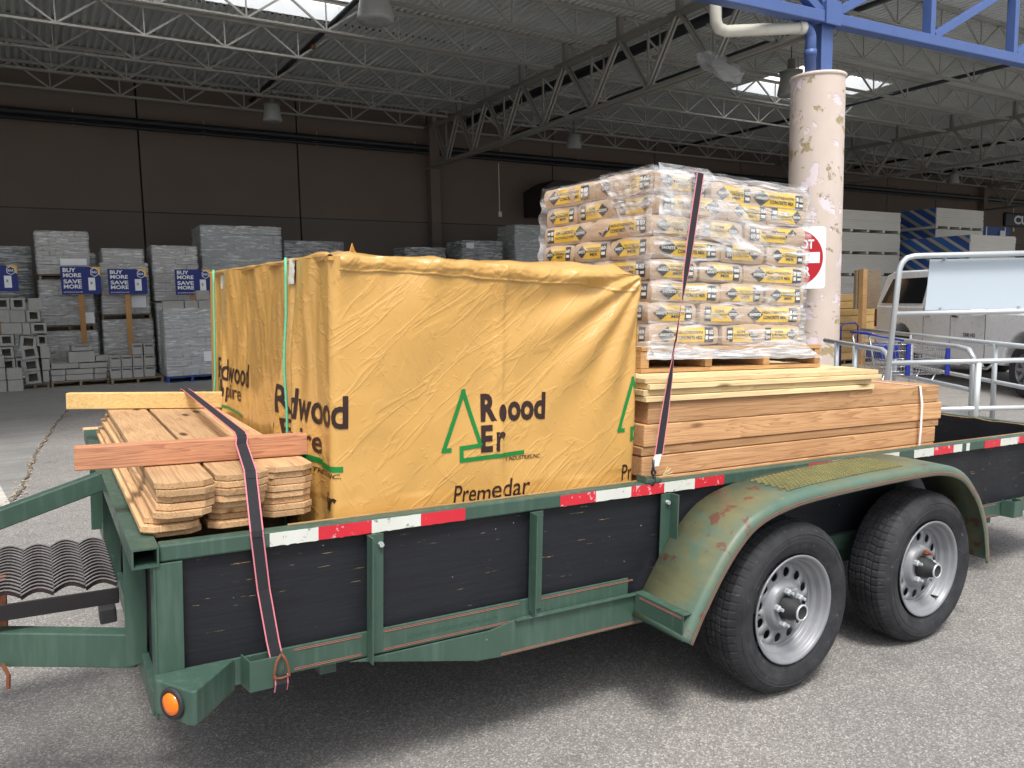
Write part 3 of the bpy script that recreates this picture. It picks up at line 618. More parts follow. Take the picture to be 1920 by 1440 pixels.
# tapes
T3 = [('w', .338, .473), ('r', .473, .631), ('w', .631, .787), ('r', .787, .938)], [('r', 1.296, 1.445), ('w', 1.445, 1.601), ('r', 1.601, 1.756), ('w', 1.756, 1.906), ('r', 1.906, 2.059)], [('r', 2.548, 2.702), ('w', 2.702, 2.86), ('r', 2.86, 3.015), ('w', 3.015, 3.173)], [('w', 3.287, 3.445), ('r', 3.445, 3.61), ('w', 3.61, 3.684)], [('w', 3.72, 3.75)], [('r', 3.884, 4.034), ('w', 4.034, 4.2), ('r', 4.2, 4.36), ('w', 4.36, 4.5)]
for strip in T3:
    g = MB()
    for c, a, b in strip:
        n = 14; up = [(a + (b - a) * i / n, .8725 + .0012 * NZ.noise(V((a * 9 + i * 1.3, 0, 0)))) for i in range(n + 1)]; dn = [(a + (b - a) * i / n, .8345 + .0035 * max(-1, NZ.noise(V((a * 9 + i * 1.9, 7, 0))))) for i in range(n + 1)]
        for i in range(n): g.add([(dn[i][0], -.0012, dn[i][1]), (dn[i + 1][0], -.0012, dn[i + 1][1]), (up[i + 1][0], -.0012, up[i + 1][1]), (up[i][0], -.0012, up[i][1])], [(0, 1, 2, 3)], 0 if c == 'r' else 1)
    g.build('reflective_tape', [TRED, TWHT], t)
# lamp box
poly = [(.040, -.0085), (.040, -.04), (.108, -.150), (.120, -.150), (.240, -.0085)]
g = MB(); g.prism(poly, lambda u, v, k_: (u, v, .455 + .09 * k_)); g.build('lamp_box', GREEN, t, bevel=.004)
nrm = V((-.110, -.064, 0)).normalized(); lc = V((.074, -.095, .500)) + nrm * .0005
q = MB(); q.lathe([(.026, .002), (.03, .008), (.039, .008), (.041, .003), (.041, 0)], lc, nrm, 28); q = q.build('lamp_grommet', BLK, t, smooth=True)
g = MB(); g.lathe([(.029, .004), (.027, .011), (.015, .0145), (0, .0155)], lc, nrm, 28); g.build('marker_lens', AMB, t, smooth=True)
# strap pockets
for xa in (.255, 4.07):
    g = MB(); g.prism([(xa, -.0085), (xa + .010, -.070), (xa + .098, -.070), (xa + .108, -.0085), (xa + .103, -.0085), (xa + .094, -.065), (xa + .014, -.065), (xa + .005, -.0085)], lambda u, v, k_: (u, v, .467 + .085 * k_)); g.build('stake_pocket', GREEN, t, bevel=.0015)
# fender
path = [(1.625, .40), (1.66, .465), (1.70, .53), (1.755, .612), (1.82, .69), (1.90, .76), (1.99, .80), (2.10, .825), (2.22, .84), (2.45, .853), (2.7, .862), (2.95, .866), (3.06, .86), (3.15, .842), (3.23, .81), (3.30, .755), (3.37, .68), (3.425, .58), (3.455, .49), (3.475, .395)]
def smoothpath(p, k_=3):
    out = []
    for i in range(len(p) - 1):
        p0 = V((*p[max(i - 1, 0)], 0)); p1 = V((*p[i], 0)); p2 = V((*p[i + 1], 0)); p3 = V((*p[min(i + 2, len(p) - 1)], 0))
        for j in range(k_):
            tt = j / k_; q_ = .5 * ((2 * p1) + (p2 - p0) * tt + (2 * p0 - 5 * p1 + 4 * p2 - p3) * tt ** 2 + (3 * p1 - p0 - 3 * p2 + p3) * tt ** 3); out.append((q_.x, q_.y))
    return out + [p[-1]]
SP = smoothpath(path)
def fender(mirror):
    g = MB(); cs = [(-.012, 0), (-.20, 0)] + [(-.252 - .028 * math.sin(a), -.028 + .028 * math.cos(a)) for a in [i * math.pi / 12 for i in range(1, 7)]] + [(-.281, -.044), (-.276, -.047)]
    n = len(cs); vs = []
    for i, (X, Z) in enumerate(SP):
        a = SP[max(i - 1, 0)]; b = SP[min(i + 1, len(SP) - 1)]; d = V((b[0] - a[0], b[1] - a[1])).normalized(); nn = V((-d.y, d.x))
        for (yy, h) in cs: vs.append((X + nn.x * (h + .012), (yy if not mirror else YW - yy), Z + nn.y * (h + .012)))
    g.add(vs, [(i * n + j, i * n + j + 1, (i + 1) * n + j + 1, (i + 1) * n + j) for i in range(len(SP) - 1) for j in range(n - 1)])
    return g
for mir in (0, 1):
    f = fender(mir).build('fender', FEND, t, smooth=True, solid=.003)
    if not mir:
        for dz_, hw in ((-.030, .0014), (-.037, .0010)):
            g = MB(); q_ = []
            for i, (X, Z) in enumerate(SP):
                a = SP[max(i - 1, 0)]; b = SP[min(i + 1, len(SP) - 1)]; d = V((b[0] - a[0], b[1] - a[1])).normalized(); nn = V((-d.y, d.x)); h = dz_ + .012; q_.append([(X + nn.x * (h + o_), -.2835, Z + nn.y * (h + o_)) for o_ in (-hw, hw)])
            for u, v in zip(q_[:-1], q_[1:]): g.add([u[0], v[0], v[1], u[1]], [(0, 1, 2, 3)])
            g.build('pinstripe', PSTR, f)
        g = MB()
        zf = lambda X: next(((a[1] + (b[1] - a[1]) * (X - a[0]) / (b[0] - a[0])) for a, b in zip(SP[:-1], SP[1:]) if a[0] <= X <= b[0]), .86) + .016
        for i in range(30):
            for j in range(11):
                xc = 2.16 + i * .024 + (.012 if j % 2 else 0); yc = -.055 - j * .017
                if xc > 2.85: continue
                w2 = .012
                g.bar((xc - w2, yc, zf(xc - w2)), (xc, yc - .007, zf(xc) + .002), .0025, .003); g.bar((xc, yc - .007, zf(xc) + .002), (xc + w2, yc, zf(xc + w2)), .0025, .003)
                g.bar((xc - w2, yc, zf(xc - w2)), (xc, yc + .007, zf(xc) + .002), .0025, .003); g.bar((xc, yc + .007, zf(xc) + .002), (xc + w2, yc, zf(xc + w2)), .0025, .003)
        g.build('tread_mesh', plain('mossy_steel', srgb(128, 124, 80), .7, .1, var=.4, sc_=14), f)
s_ = -1
g = MB(); g.box(1.622, 1.672, -.262, -.012, .484, .488); g.box(1.622, 1.626, -.262, -.012, .40, .484); g.box(1.622, 1.66, -.262, -.012, .396, .400); g.build('fender_bracket', GREEN, t, bevel=.001)
for z in (.472, .408): MB().box(1.6212, 1.6216, -.255, -.04, z, z + .003).box(1.6212, 1.6216, -.255, -.04, z + .005, z + .0075).build('pinstripe', PSTR, t)
MB().box(3.478, 3.50, -.2, -.012, .44, .50).build('rear_fender_bracket', GREEN, t)
# hook saddle on the near rail
MB().box(1.665, 1.74, -.004, .05, .8775, .889).box(1.665, 1.672, -.004, .05, .889, .902).build('tie_down_saddle', GREEN, t, bevel=.001)

# ---- wheels
def wheel(cx, cy, cz, sgn_, first=[None]):
    if first[0] is None:
        wroot = bpy.data.objects.new('wheel', None); wroot.empty_display_size = .1; COL.objects.link(wroot); wroot.parent = t
        n = 320; RT = .332
        prof = [(.205, .075), (.214, .083), (.232, .092), (.258, .100), (.277, .100), (.291, .096), (.303, .0885), (.312, .081), (.319, .073), (.325, .065)]
        tread = []
        ribs = [-.062, -.0400, -.0385, -.0345, -.033, -.014, -.0125, -.0085, -.007, .007, .0085, .0125, .014, .033, .0345, .0385, .0400, .062]
        for yv in ribs:
            groove = abs(yv) in (.0385, .0345, .0125, .0085)
            tread.append((RT - .001 - yv * yv * 1.5 - (.008 if groove else 0), yv, groove))
        full = [(r, y, 0) for r, y in [(a, b) for a, b in prof]] + [(r, y, 2 if not gv else 1) for r, y, gv in reversed(tread)] + [(r, -y, 0) for r, y in reversed(prof)]
        vs = []; mm = len(full)
        for j in range(n):
            a = 2 * math.pi * j / n
            for (r, y, kd) in full:
                rr = r; aa = a + (.010 if abs(y) > .03 else -.006) * (1 if kd else 0)
                if kd == 2 and j % 5 == 0: rr -= .0035
                if kd == 0 and r > .311 and j % 5 == 0: rr -= .0025
                vs.append((math.cos(aa) * rr, -y, math.sin(aa) * rr))
        g = MB(); g.add(vs, [(j * mm + i, j * mm + i + 1, ((j + 1) % n) * mm + i + 1, ((j + 1) % n) * mm + i) for j in range(n) for i in range(mm - 1)])
        g.lathe([(.262, .0995), (.264, .1012), (.266, .0995)], (0, 0, 0), (0, -1, 0), 90); g.lathe([(.286, .0975), (.288, .0992), (.290, .0965)], (0, 0, 0), (0, -1, 0), 90)
        o = g.build('tyre', TYRE, None, (0, 0, 0)); 
        objs = [o]
        for p in o.data.polygons: p.use_smooth = False
        # rim: barrel + disc with round holes
        g = MB(); g.lathe([(.2075, .088), (.2085, .092), (.2045, .0935), (.197, .090), (.1935, .083), (.191, .074), (.184, .070), (.181, .066), (.179, .05), (.176, .046), (.166, .041), (.163, .036), (.160, .02), (.159, -.07), (.19, -.08)], (0, 0, 0), (0, -1, 0), 72)
        NH = 12; ri, ro = .098, .158; rc = .127; rh_ = .0185
        dz = lambda r: .034 - .010 * ((r - .128) / .03) ** 2 if r > .12 else .034
        for k_ in range(NH):
            a0 = 2 * math.pi * (k_ - .5) / NH; a1 = 2 * math.pi * (k_ + .5) / NH; m_ = 8; outer = []
            for i in range(m_): outer.append((ri + (ro - ri) * i / m_, a1))
            for i in range(m_): outer.append((ro, a1 + (a0 - a1) * i / m_))
            for i in range(m_): outer.append((ro + (ri - ro) * i / m_, a0))
            for i in range(m_): outer.append((ri, a0 + (a1 - a0) * i / m_))
            ac = (a0 + a1) / 2; N = len(outer); P = []; Q = []; Q2 = []
            for r, a in outer:
                P.append((r * math.cos(a), -dz(r), r * math.sin(a)))
                vx, vz = r * math.cos(a) - rc * math.cos(ac), r * math.sin(a) - rc * math.sin(ac); L_ = math.hypot(vx, vz)
                hx, hz = rc * math.cos(ac) + vx / L_ * rh_, rc * math.sin(ac) + vz / L_ * rh_; rr = math.hypot(hx, hz)
                Q.append((hx, -dz(rr), hz)); Q2.append((hx, -dz(rr) + .006, hz))
            g.add(P + Q + Q2, [(i, (i + 1) % N, N + (i + 1) % N, N + i) for i in range(N)] + [(N + i, N + (i + 1) % N, 2 * N + (i + 1) % N, 2 * N + i) for i in range(N)])
        g.lathe([(.162, .030), (.158, .024), (.1575, .0245)], (0, 0, 0), (0, -1, 0), 72)
        g.lathe([(.098, .034), (.092, .040), (.086, .052), (.080, .058), (.07, .058), (.048, .055), (.045, .05), (.044, .03)], (0, 0, 0), (0, -1, 0), 60)
        o = g.build('rim', RIM, None, (0, 0, 0), smooth=True); objs.append(o)
        g = MB(); g.lathe([(.158, -.04), (.0, -.04)], (0, 0, 0), (0, -1, 0), 40); objs.append(g.build('brake_drum', BLK, None, (0, 0, 0)))
        g = MB(); g.lathe([(.043, .03), (.043, .085), (.036, .09), (.034, .104), (.030, .108), (.0295, .124), (.024, .126), (.022, .122), (0, .122)], (0, 0, 0), (0, -1, 0), 28); objs.append(g.build('hub', BLK, None, (0, 0, 0), smooth=True))
        g = MB(); g.lathe([(.0305, .122), (.032, .1225), (.031, .128), (.026, .1285), (.024, .124)], (0, 0, 0), (0, -1, 0), 28); objs.append(g.build('grease_cap_ring', GALV, None, (0, 0, 0), smooth=True))
        for k_ in range(5):
            a = 2 * math.pi * k_ / 5 + .5; c = V((math.cos(a) * .064, 0, math.sin(a) * .064))
            g = MB(); g.lathe([(.0125, .056), (.0125, .074), (.010, .077), (.0065, .077), (.0065, .092), (0, .093)], c, (0, -1, 0), 6); objs.append(g.build('lug_nut', GALV if k_ != 2 else RUST, None, (0, 0, 0)))
        g = MB(); g.tube([(.150, -.045, .105), (.146, -.065, .10), (.143, -.08, .097)], [.007, .005, .004], 8); objs.append(g.build('valve_stem', BLK, None, (0, 0, 0), smooth=True))
        for o in objs: BASE.pop(o, None); o.matrix_world = Matrix.Identity(4); o.parent = wroot
        first[0] = wroot
    else:
        wroot = first[0].copy(); COL.objects.link(wroot); wroot.parent = t
        for ch in first[0].children:
            c = ch.copy(); COL.objects.link(c); c.parent = wroot
    wroot.location = (cx, cy, cz); wroot.rotation_euler = (0, rnd.uniform(0, 6), 0 if sgn_ > 0 else math.pi)
for (X, Z) in ((2.2046, .3915), (3.0646, .412)):
    wheel(X, -.150, Z, 1)
for (X, Z) in ((2.2046, .372), (3.0646, .392)): wheel(X, YW + .150, Z, -1)

# ------------------------------------------------------------------ redwood bundle in yellow wrap
BX0, BX1, BY0, BY1, BZ0, BZ1 = .55, 1.72, .12, 1.95, .506, 1.635
WB = BX1 - BX0; DB = BY1 - BY0
t = thing('lumber_bundle', 'big block of lumber wrapped in glossy yellow plastic printed with green trees', 'lumber bundle', (1.13, 1.0, BZ0), TM)
def ridge(x): x = x - math.floor(x); return 1 - abs(2 * x - 1)
def bdisp(s, z):
    """outward displacement of the wrap at perimeter length s (0 = near left corner, + along the front, - along the left face)"""
    h = (z - BZ0) / (BZ1 - BZ0); d = 0
    if s < 0:
        q = -s; e = min(1, q / .12) * min(1, (DB - q) / .1)
        a = NZ.noise(V((q * 3.2 + .35 * h, h * 1.1, 1.7))); b = NZ.noise(V((q * 9 + h * 2.2, h * 1.6, 4.1))); c = NZ.noise(V((q * 22 - h * 5, h * 4, 9)))
        b = NZ.noise(V((q * 6 + h * 3.2, h * 1.8, 4.1))); d = e * (.034 * abs(a) ** .8 * (1 if a > 0 else -.5) + .020 * b + .003 * c)
        # deep diagonal drapes hanging from the two twine lines
        for q0 in (.36, 1.45):
            u = (q - q0) - (.55 - .55 * h) * .45; d += e * .028 * math.exp(-(u / .045) ** 2) * math.exp(-((h - .55) / .3) ** 2)
            u = (q - q0) + (.55 - .55 * h) * .30; d += e * .022 * math.exp(-(u / .03) ** 2) * math.exp(-((h - .45) / .28) ** 2)
        for qt in (.365, 1.58): d -= .018 * math.exp(-((q - qt) / .03) ** 2)
    elif s <= WB:
        a = NZ.noise(V((s * 2.5, h * 2.5, 3))); b = NZ.noise(V((s * 7 - h * 4, h * 5 + s * 2, 8))); c = NZ.noise(V((s * 20, h * 16, 2)))
        d = .016 * a + .005 * b + .001 * c
        u = (s - .585 - .012 * (1 - h)); d += .0045 * (1 if -.03 < u < 0 else 0) * (1 + .4 * math.sin(h * 30)) + .003 * math.exp(-(u / .012) ** 2)
        # pulls fanning from the top right corner
        fx, fz = (WB - s), (1 - h) * 1.13; an = math.atan2(fz, fx + .02); rr = math.hypot(fx, fz)
        d += .010 * math.sin(an * 17) * math.exp(-((rr - .3) / .25) ** 2); d += .012 * math.sin((s * 22 + 2 * NZ.noise(V((s * 6, 0, 0))))) * math.exp(-((1 - h) / .07) ** 2)
    else:
        d = .008 * NZ.noise(V((s * 3, h * 3, 5)))
    if z < .9: d += .01 * NZ.noise(V((s * 5, 2, 2)))
    return d
RC = .03
def bpoint(s, z, extra=0.0):
    d = bdisp(s, z) + extra; lean = .02 * (z - BZ0) / 1.1 if s < 0 else 0
    # rounded near-left corner between s=-RC and s=RC
    if -RC < s < RC:
        a = (s + RC) / (2 * RC) * math.pi / 2; c = V((BX0 + RC, BY0 + RC)); n_ = V((-math.cos(a), -math.sin(a))); p = c + n_ * (RC + d); return (p.x, p.y, z)
    if s <= -RC: return (BX0 - d, BY0 - s if s > -DB else BY0 + DB, z)
    if s <= WB - RC: return (BX0 + s, BY0 - d, z)
    if s < WB + RC:
        a = (s - WB + RC) / (2 * RC) * math.pi / 2; c = V((BX1 - RC, BY0 + RC)); n_ = V((math.sin(a), -math.cos(a))); p = c + n_ * (RC + d); return (p.x, p.y, z)
    return (BX1 + d, BY0 + (s - WB), z)
ztopf = lambda s: BZ1 - .02 * max(0, min(1, (s - .3) / .87)) ** 1.5 + .010 * NZ.noise(V((s * 4, 11, 0))) + (.006 * NZ.noise(V((s * 14, 3, 0))))
S0, S1 = -DB, WB + DB
nu, nv = 620, 130
g = MB(); g.grid(lambda a, b: bpoint(S0 + (S1 - S0) * a, BZ0 + (ztopf(S0 + (S1 - S0) * a) - BZ0) * b), nu, nv)
g.grid(lambda a, b: (BX1 - WB * a, BY1 + .006 * NZ.noise(V((a * 5, b * 4, 1))), BZ0 + (BZ1 - BZ0) * b), 20, 12)
def btop(a, b):
    X = BX0 + WB * a; Y = BY0 + DB * b; e = min(1, a / .06) * min(1, (1 - a) / .06) * min(1, b / .04) * min(1, (1 - b) / .04)
    return (X, Y, BZ1 - .012 + e * (.030 + .015 * NZ.noise(V((X * 4, Y * 3, 0))) + .01 * NZ.noise(V((X * 12, Y * 12, 0)))))
g.grid(btop, 60, 80); W0 = g.build('plastic_wrap', TARP, t, smooth=True)
# folded hem along the top of the front face
def hem(a, b):
    s = .025 + (WB - .045) * a; pl = math.sin(s * 42 + 3 * NZ.noise(V((s * 6, 2, 2)))); n2 = NZ.noise(V((s * 40, b * 4, 6)))
    zt1 = ztopf(s) + .005; hgt = .046 + .016 * a + .006 * NZ.noise(V((s * 9, 5, 0)))
    bulge = math.sin(min(1, b * 1.25) * math.pi) * .006; off = .006 + bulge + .0035 * pl * (1 - .4 * b) + .0022 * n2 + (.004 if b > .93 else 0)
    if b > .96: off = .0015
    return bpoint(s, zt1 - hgt * b, off)
g = MB(); g.grid(hem, 420, 26); g.build('folded_hem', TARP, W0, smooth=True)
def hem2(a, b):
    q = .02 + (DB - .05) * a; th = b * 2 * math.pi; n1 = NZ.noise(V((q * 12, b * 4, 12)))
    return (BX0 + .012 - (.014 + .006 * n1) * math.cos(th) * min(1, q / .05 + .2), BY0 + .02 + q, BZ1 + .002 + (.010 + .014 * NZ.noise(V((q * 4, 4, 4)))) * math.sin(th) * min(1, q / .05 + .1))
g = MB(); g.grid(hem2, 160, 14); g.build('folded_hem', TARP, W0, smooth=True)
g = MB(); g.add([(.76, .6, 1.66), (.82, .6, 1.66), (.805, .62, 1.69), (.787, .6, 1.715), (.778, .6, 1.685), (.79, .63, 1.665)], [(0, 5, 1), (0, 4, 5), (1, 5, 2), (5, 4, 3), (5, 3, 2)]); g.build('torn_flap', TARP, W0, solid=.002)
# printing
def pw(s, z): return bpoint(s, z, .0022)
def strokes(g, pts, w_, mi=0):
    for (a, b) in zip(pts[:-1], pts[1:]):
        a, b = V(a), V(b); d = (b - a); L = d.length; d.normalize(); n_ = V((-d.y, d.x)) * w_ / 2; k_ = max(1, int(L / .012))
        a2 = a - d * w_ * .5; b2 = b + d * w_ * .5
        for i in range(k_):
            p, q = a2.lerp(b2, i / k_), a2.lerp(b2, (i + 1) / k_); g.add([pw(*(p - n_)), pw(*(q - n_)), pw(*(q + n_)), pw(*(p + n_))], [(0, 1, 2, 3)], mi)
def tree(g, s0, zb, sc_=1.0, xs=1.0, tail=.235):
    P = lambda u, v: (s0 + u * sc_ * xs, zb + v * sc_)
    strokes(g, [P(.02, .036), P(.0, .036), P(.068, .225), P(.132, .045), P(.062, .040), P(.062, .0), P(.062 + tail, .008)], .014 * sc_)
def pr(fn, nm='printed_lettering', mat=None): g = MB(); fn(g); g.build(nm, mat or BRNP, W0)
def txl(*items):
    def f(g):
        for (b, s0, s1, z0, z1, bo, sh, cl) in items: put_text(g, b, pw, s0, s1, z0, z1, bold=bo, shear=sh, cell=cl)
    return f
pr(lambda g: tree(g, .372, .998), 'printed_tree', GRNP); pr(lambda g: tree(g, 1.085, 1.018, 1.0, .95, .03), 'printed_tree', GRNP)
pr(lambda g: tree(g, -.60, 1.03, 1.0, .8, .04), 'printed_tree', GRNP); pr(lambda g: tree(g, -1.64, 1.06, 1.0, .8, .03), 'printed_tree', GRNP)
pr(lambda g: strokes(g, [(-.26, 1.02), (-.10, 1.012)], .017), 'printed_bar', GRNP); pr(lambda g: strokes(g, [(-.085, 1.004), (.028, 1.004)], .017), 'printed_bar', GRNP); pr(lambda g: strokes(g, [(-1.56, 1.055), (-1.1, 1.03)], .012), 'printed_bar', GRNP)
def lens(g, c, zc, w_, h_): g.add([pw(c + w_ * math.cos(a * math.pi / 12), zc + h_ * math.sin(a * math.pi / 12)) for a in range(24)], [tuple(range(24))])
pr(txl(('R', .505, .566, 1.120, 1.212, .04, 0, (8, 8)), ('ood', .610, .756, 1.115, 1.210, .035, 0, (24, 8)))); pr(lambda g: lens(g, .589, 1.146, .015, .029))
pr(txl(('E', .505, .550, 1.018, 1.108, .04, 0, (8, 8)), ('r', .558, .600, 1.018, 1.084, .035, 0, (6, 6))))
pr(txl(('S INDUSTRIES,INC.', .60, .742, .980, .996, .01, .25, (24, 2))))
pr(txl(('Pre', .408, .49, .856, .916, .004, .12, (14, 6)), ('m', .493, .545, .855, .893, .004, .12, (8, 5)), ('edar', .55, .70, .86, .922, .004, .12, (20, 6))))
pr(txl(('Pr', 1.105, 1.155, .866, .925, .004, 0, (8, 6)))); pr(txl(('ir', -.05, .014, .876, .932, .02, .12, (8, 6))))
pr(txl(('Redwood', -.455, .052, 1.125, 1.225, .02, 0, (60, 10)))); pr(txl(('Empire', -.44, -.10, 1.012, 1.108, .02, 0, (44, 10)))); pr(txl(('INDUSTRIES,INC.', -.28, .030, .974, .990, .01, .25, (30, 2))))
pr(txl(('Redwood', -1.53, -1.0, 1.155, 1.25, .012, 0, (60, 10)))); pr(txl(('Empire', -1.52, -1.12, 1.065, 1.15, .012, 0, (44, 10))))
for q in (.365, 1.58):
    g = MB(); g.tube([(BX0 - .03 - .0 - max(0, bdisp(-q, z)), BY0 + q, z) for z in [1.645 - i * .06 for i in range(19)]], .0045, 6); g.build('green_twine', TWINE, t, smooth=True)
    g = MB(); g.grid(lambda a, b: bpoint(-(q - .03 + .07 * a), 1.56 + .085 * b, .006 + .003 * NZ.noise(V((a * 9, b * 9, 0)))), 8, 10); g.build('clear_tape_patch', SILV, t, smooth=True)

# ------------------------------------------------------------------ cedar pickets
names = ['first', 'second', 'third', 'fourth', 'fifth', 'sixth', 'seventh', 'eighth', 'ninth']
def picket(w_=.148, L=1.8, th=.0172, ear=.03):
    g = MB(); g.prism([(-w_ / 2 + ear, 0), (w_ / 2 - ear, 0), (w_ / 2, ear * .8), (w_ / 2, L), (-w_ / 2, L), (-w_ / 2, ear * .8)], lambda u, v, k_: (u, v, th * k_)); return g
first = None; stackn = ['left', 'middle', 'right']
cx = [.138, .292, .440]; ynear = [.075, .11, .165]
for c in range(3):
    for L in range(8):
        z = .868 + L * .0192; x = cx[c] + rnd.uniform(-.007, .007) - (.028 if (c == 0 and L < 3) else 0) - (.01 if c == 1 and L < 4 else 0); y = ynear[c] + rnd.uniform(-.012, .014) + (.02 if L < 3 and c != 2 else 0)
        lab = 'cedar fence picket, %s from the top of the %s picket stack' % (names[7 - L], stackn[c])
        if first is None: o = picket().build('fence_picket', CEDY, None, (0, 0, 0), TM, bevel=.0015); first = o; tag(o, lab, 'fence picket', 'cedar pickets stacked at the trailer front')
        else: o = first.copy(); COL.objects.link(o); o['label'] = lab
        o.matrix_world = TM @ Matrix.Translation((x, y, z)) @ Matrix.Rotation(rad(rnd.uniform(-.5, .5)), 4, 'Z')
for i, y in enumerate((.5, 1.6)):
    tag(MB().box(.09, .53, y, y + .14, .506, .866).build('timber_support', PALD, None, (.3, y, .506), TM), ['near', 'far'][i] + ' block of timber holding up the picket stacks inside the trailer', 'timber')
o = first.copy(); COL.objects.link(o); o['label'] = 'loose cedar board lying lowest against the front rail, left of the picket stacks'
o.matrix_world = TM @ Matrix.Translation((.118, .5, .849)) @ Matrix.Rotation(rad(1.5), 4, 'Z')
zt_ = .868 + 8 * .0192
def beam(name, mat, a, b, wd, ht, lab):
    g = MB(); g.bar(a, b, wd, ht); return tag(g.build(name, mat, None, a, TM, bevel=.003), lab, 'timber', 'short timbers across the pickets')
beam('short_timber', REDX, (-.108, .352, zt_ + .034), (.535, .322, zt_ + .034), .045, .066, 'short reddish timber laid across the near end of the pickets, under the strap')
beam('short_timber', FIRX, (-.078, 1.80, zt_ + .036), (.535, 1.60, zt_ + .036), .045, .07, 'short pale yellow timber laid across the far end of the pickets, under the strap')

# ------------------------------------------------------------------ big timbers
def timber(x0, x1, y0, y1, z0, z1, mat, lab, grp='long redwood timbers stacked on the trailer', name='redwood_timber', cat='timber'):
    b = .004; o = MB().box(x0, x1, y0, y1, z0, z1).build(name, mat, None, (x0, y0, z0), TM, bevel=b); return tag(o, lab, cat, grp)
layers = [(.506, .594), (.596, .684), (.686, .774), (.776, .858), (.860, .938), (.941, .975), (.977, 1.062), (1.064, 1.148)]
for li, (z0, z1) in enumerate(layers):
    if li < 3:  continue
    rows = 3 if li == 7 else 1
    for r_ in range(rows):
        yy = .14 + r_ * .31 + rnd.uniform(-.004, .004); off = rnd.uniform(-.012, .012)
        xe = 3.70 + (.012 if li in (5, 6) else -.012) + off
        wd = .30
        timber(1.765 + rnd.uniform(0, .03), xe, yy, yy + wd, z0, z1, CEDX, 'redwood timber, %s layer from the top of the right hand pile' % names[7 - li] if li < 7 else 'redwood timber in the top layer, %s the right hand pile' % ['along the near side of', 'in the middle of', 'on the far side of'][r_])
for i, (ya, yb) in enumerate(((.46, .9), (.92, 1.4))):
    timber(1.78, 3.66, ya, yb, .506, 1.06, CEDX, ['inner redwood block behind the near timbers of the right hand pile', 'far inner redwood block behind the timbers of the right hand pile'][i])
MB().box(1.8, 3.66, .16, .44, .506, .774)
timber(1.8, 3.66, .16, .44, .506, .774, CEDX, 'lowest redwood timber hidden low behind the near rail')
for x in ():
    pass
# pale pine boards on top
pz = 1.150; nn = 0
for L in range(4):
    th = (.021, .022, .02, .019)[L]
    for r_ in range(6):
        y = .125 + r_ * .145 + rnd.uniform(-.003, .003) + (.004, .016, .0, .012)[L]; off = rnd.uniform(-.02, .02) + (-.05, -.075, .0, -.01)[L]
        if L < 2 and r_ > 1 and r_ < 5: pass
        o = MB().box(1.76 + rnd.uniform(0, .03), 3.215 + off, y, y + .138, pz, pz + th).build('pine_board', PINEX, None, (1.8, y, pz), TM, bevel=.002)
        tag(o, 'pale pine board, %s layer, %s from the near side, under the pallet' % (['bottom', 'second', 'third', 'top'][L], names[r_]), 'board', 'pale pine boards on the redwood timbers'); nn += 1
    pz += th + .002
PZT = pz
timber(2.6, 3.42, 1.02, 1.30, 1.150, 1.232, CEDX, 'orange redwood plank end behind the pale pine boards', 'loose planks beside the pine boards', 'redwood_plank', 'plank')
# white band on the timbers
g = MB(); bx = 3.50
def band(g, pts, w_, ax=(1, 0, 0), mi=0):
    ax = V(ax) * w_ / 2
    for a, b in zip(pts[:-1], pts[1:]): a, b = V(a), V(b); g.add([a - ax, a + ax, b + ax, b - ax], [(0, 1, 2, 3)], mi)
band(g, [(3.515, 1.06, 1.151), (3.515, .30, 1.1515), (3.52, .134, 1.151), (3.528, .122, 1.06), (3.53, .122, .93), (3.525, .122, .8)], .016)
tag(g.build('plastic_band', WSTR, None, (3.5, .13, .8), TM, solid=.001), 'white plastic band strapped around the right end of the redwood timbers', 'strapping')

# ------------------------------------------------------------------ pallet of cement bags
QX0, QX1, QY0, QY1 = 1.91, 3.02, .33, 1.28; pz = PZT + .001
t = thing('wooden_pallet', 'wooden pallet under the stretch wrapped cement bags on the pine boards', 'pallet', (2.45, .8, pz), TM)
for y in (QY0, QY0 + .42, QY1 - .10): MB().box(QX0, QX1, y, y + .10, pz, pz + .016).build('bottom_board', PALX, t, bevel=.002)
for x, wd in ((QX0, .045), (QX0 + .36, .04), (QX0 + .72, .04), (QX1 - .04, .04)): MB().box(x, x + wd, QY0 + .004, QY1 - .004, pz + .017, pz + .088).build('stringer', PALX, t, bevel=.003)
for i in range(7): y = QY0 + i * (QY1 - QY0 - .1) / 6; MB().box(QX0, QX1, y, y + .1, pz + .089, pz + .106).build('top_board', PALX, t, bevel=.002)
BZ = pz + .108; LH = .0895
BL, BW, BH = .404, .268, .0925
def bagpt(cx_, cy_, cz_, seed, out=0.0, rel=0):
    x = BL / 2 * cx_ * (1 - .03 * cz_ ** 4 - .010 * cy_ ** 2); y = BW / 2 * cy_ * (1 - .055 * cz_ ** 4 - .03 * cx_ ** 2); z = BH / 2 * cz_ * (1 - .08 * cx_ ** 8 - .06 * cy_ ** 8)
    n_ = V((x, y, z)); d = .009 * NZ.noise(n_ * 9 + V((seed, 0, 0))) + .002 * NZ.noise(n_ * 30 + V((0, seed, 0)))
    dirv = V((cx_ if abs(cx_) > .98 else 0, cy_ if abs(cy_) > .98 else 0, cz_ if abs(cz_) > .98 else 0)).normalized()
    return n_ + dirv * (d + out)
def bagmesh(seed):
    g = MB(); N = (28, 20, 8)
    for ax, (i0, i1) in enumerate(((1, 2), (0, 2), (0, 1))):
        for s in (-1, 1):
            def fn(a, b):
                c = [0, 0, 0]; c[ax] = s; c[i0] = 2 * a - 1; c[i1] = 2 * b - 1; return bagpt(*c, seed)
            g.grid(fn, N[i0], N[i1])
    return g
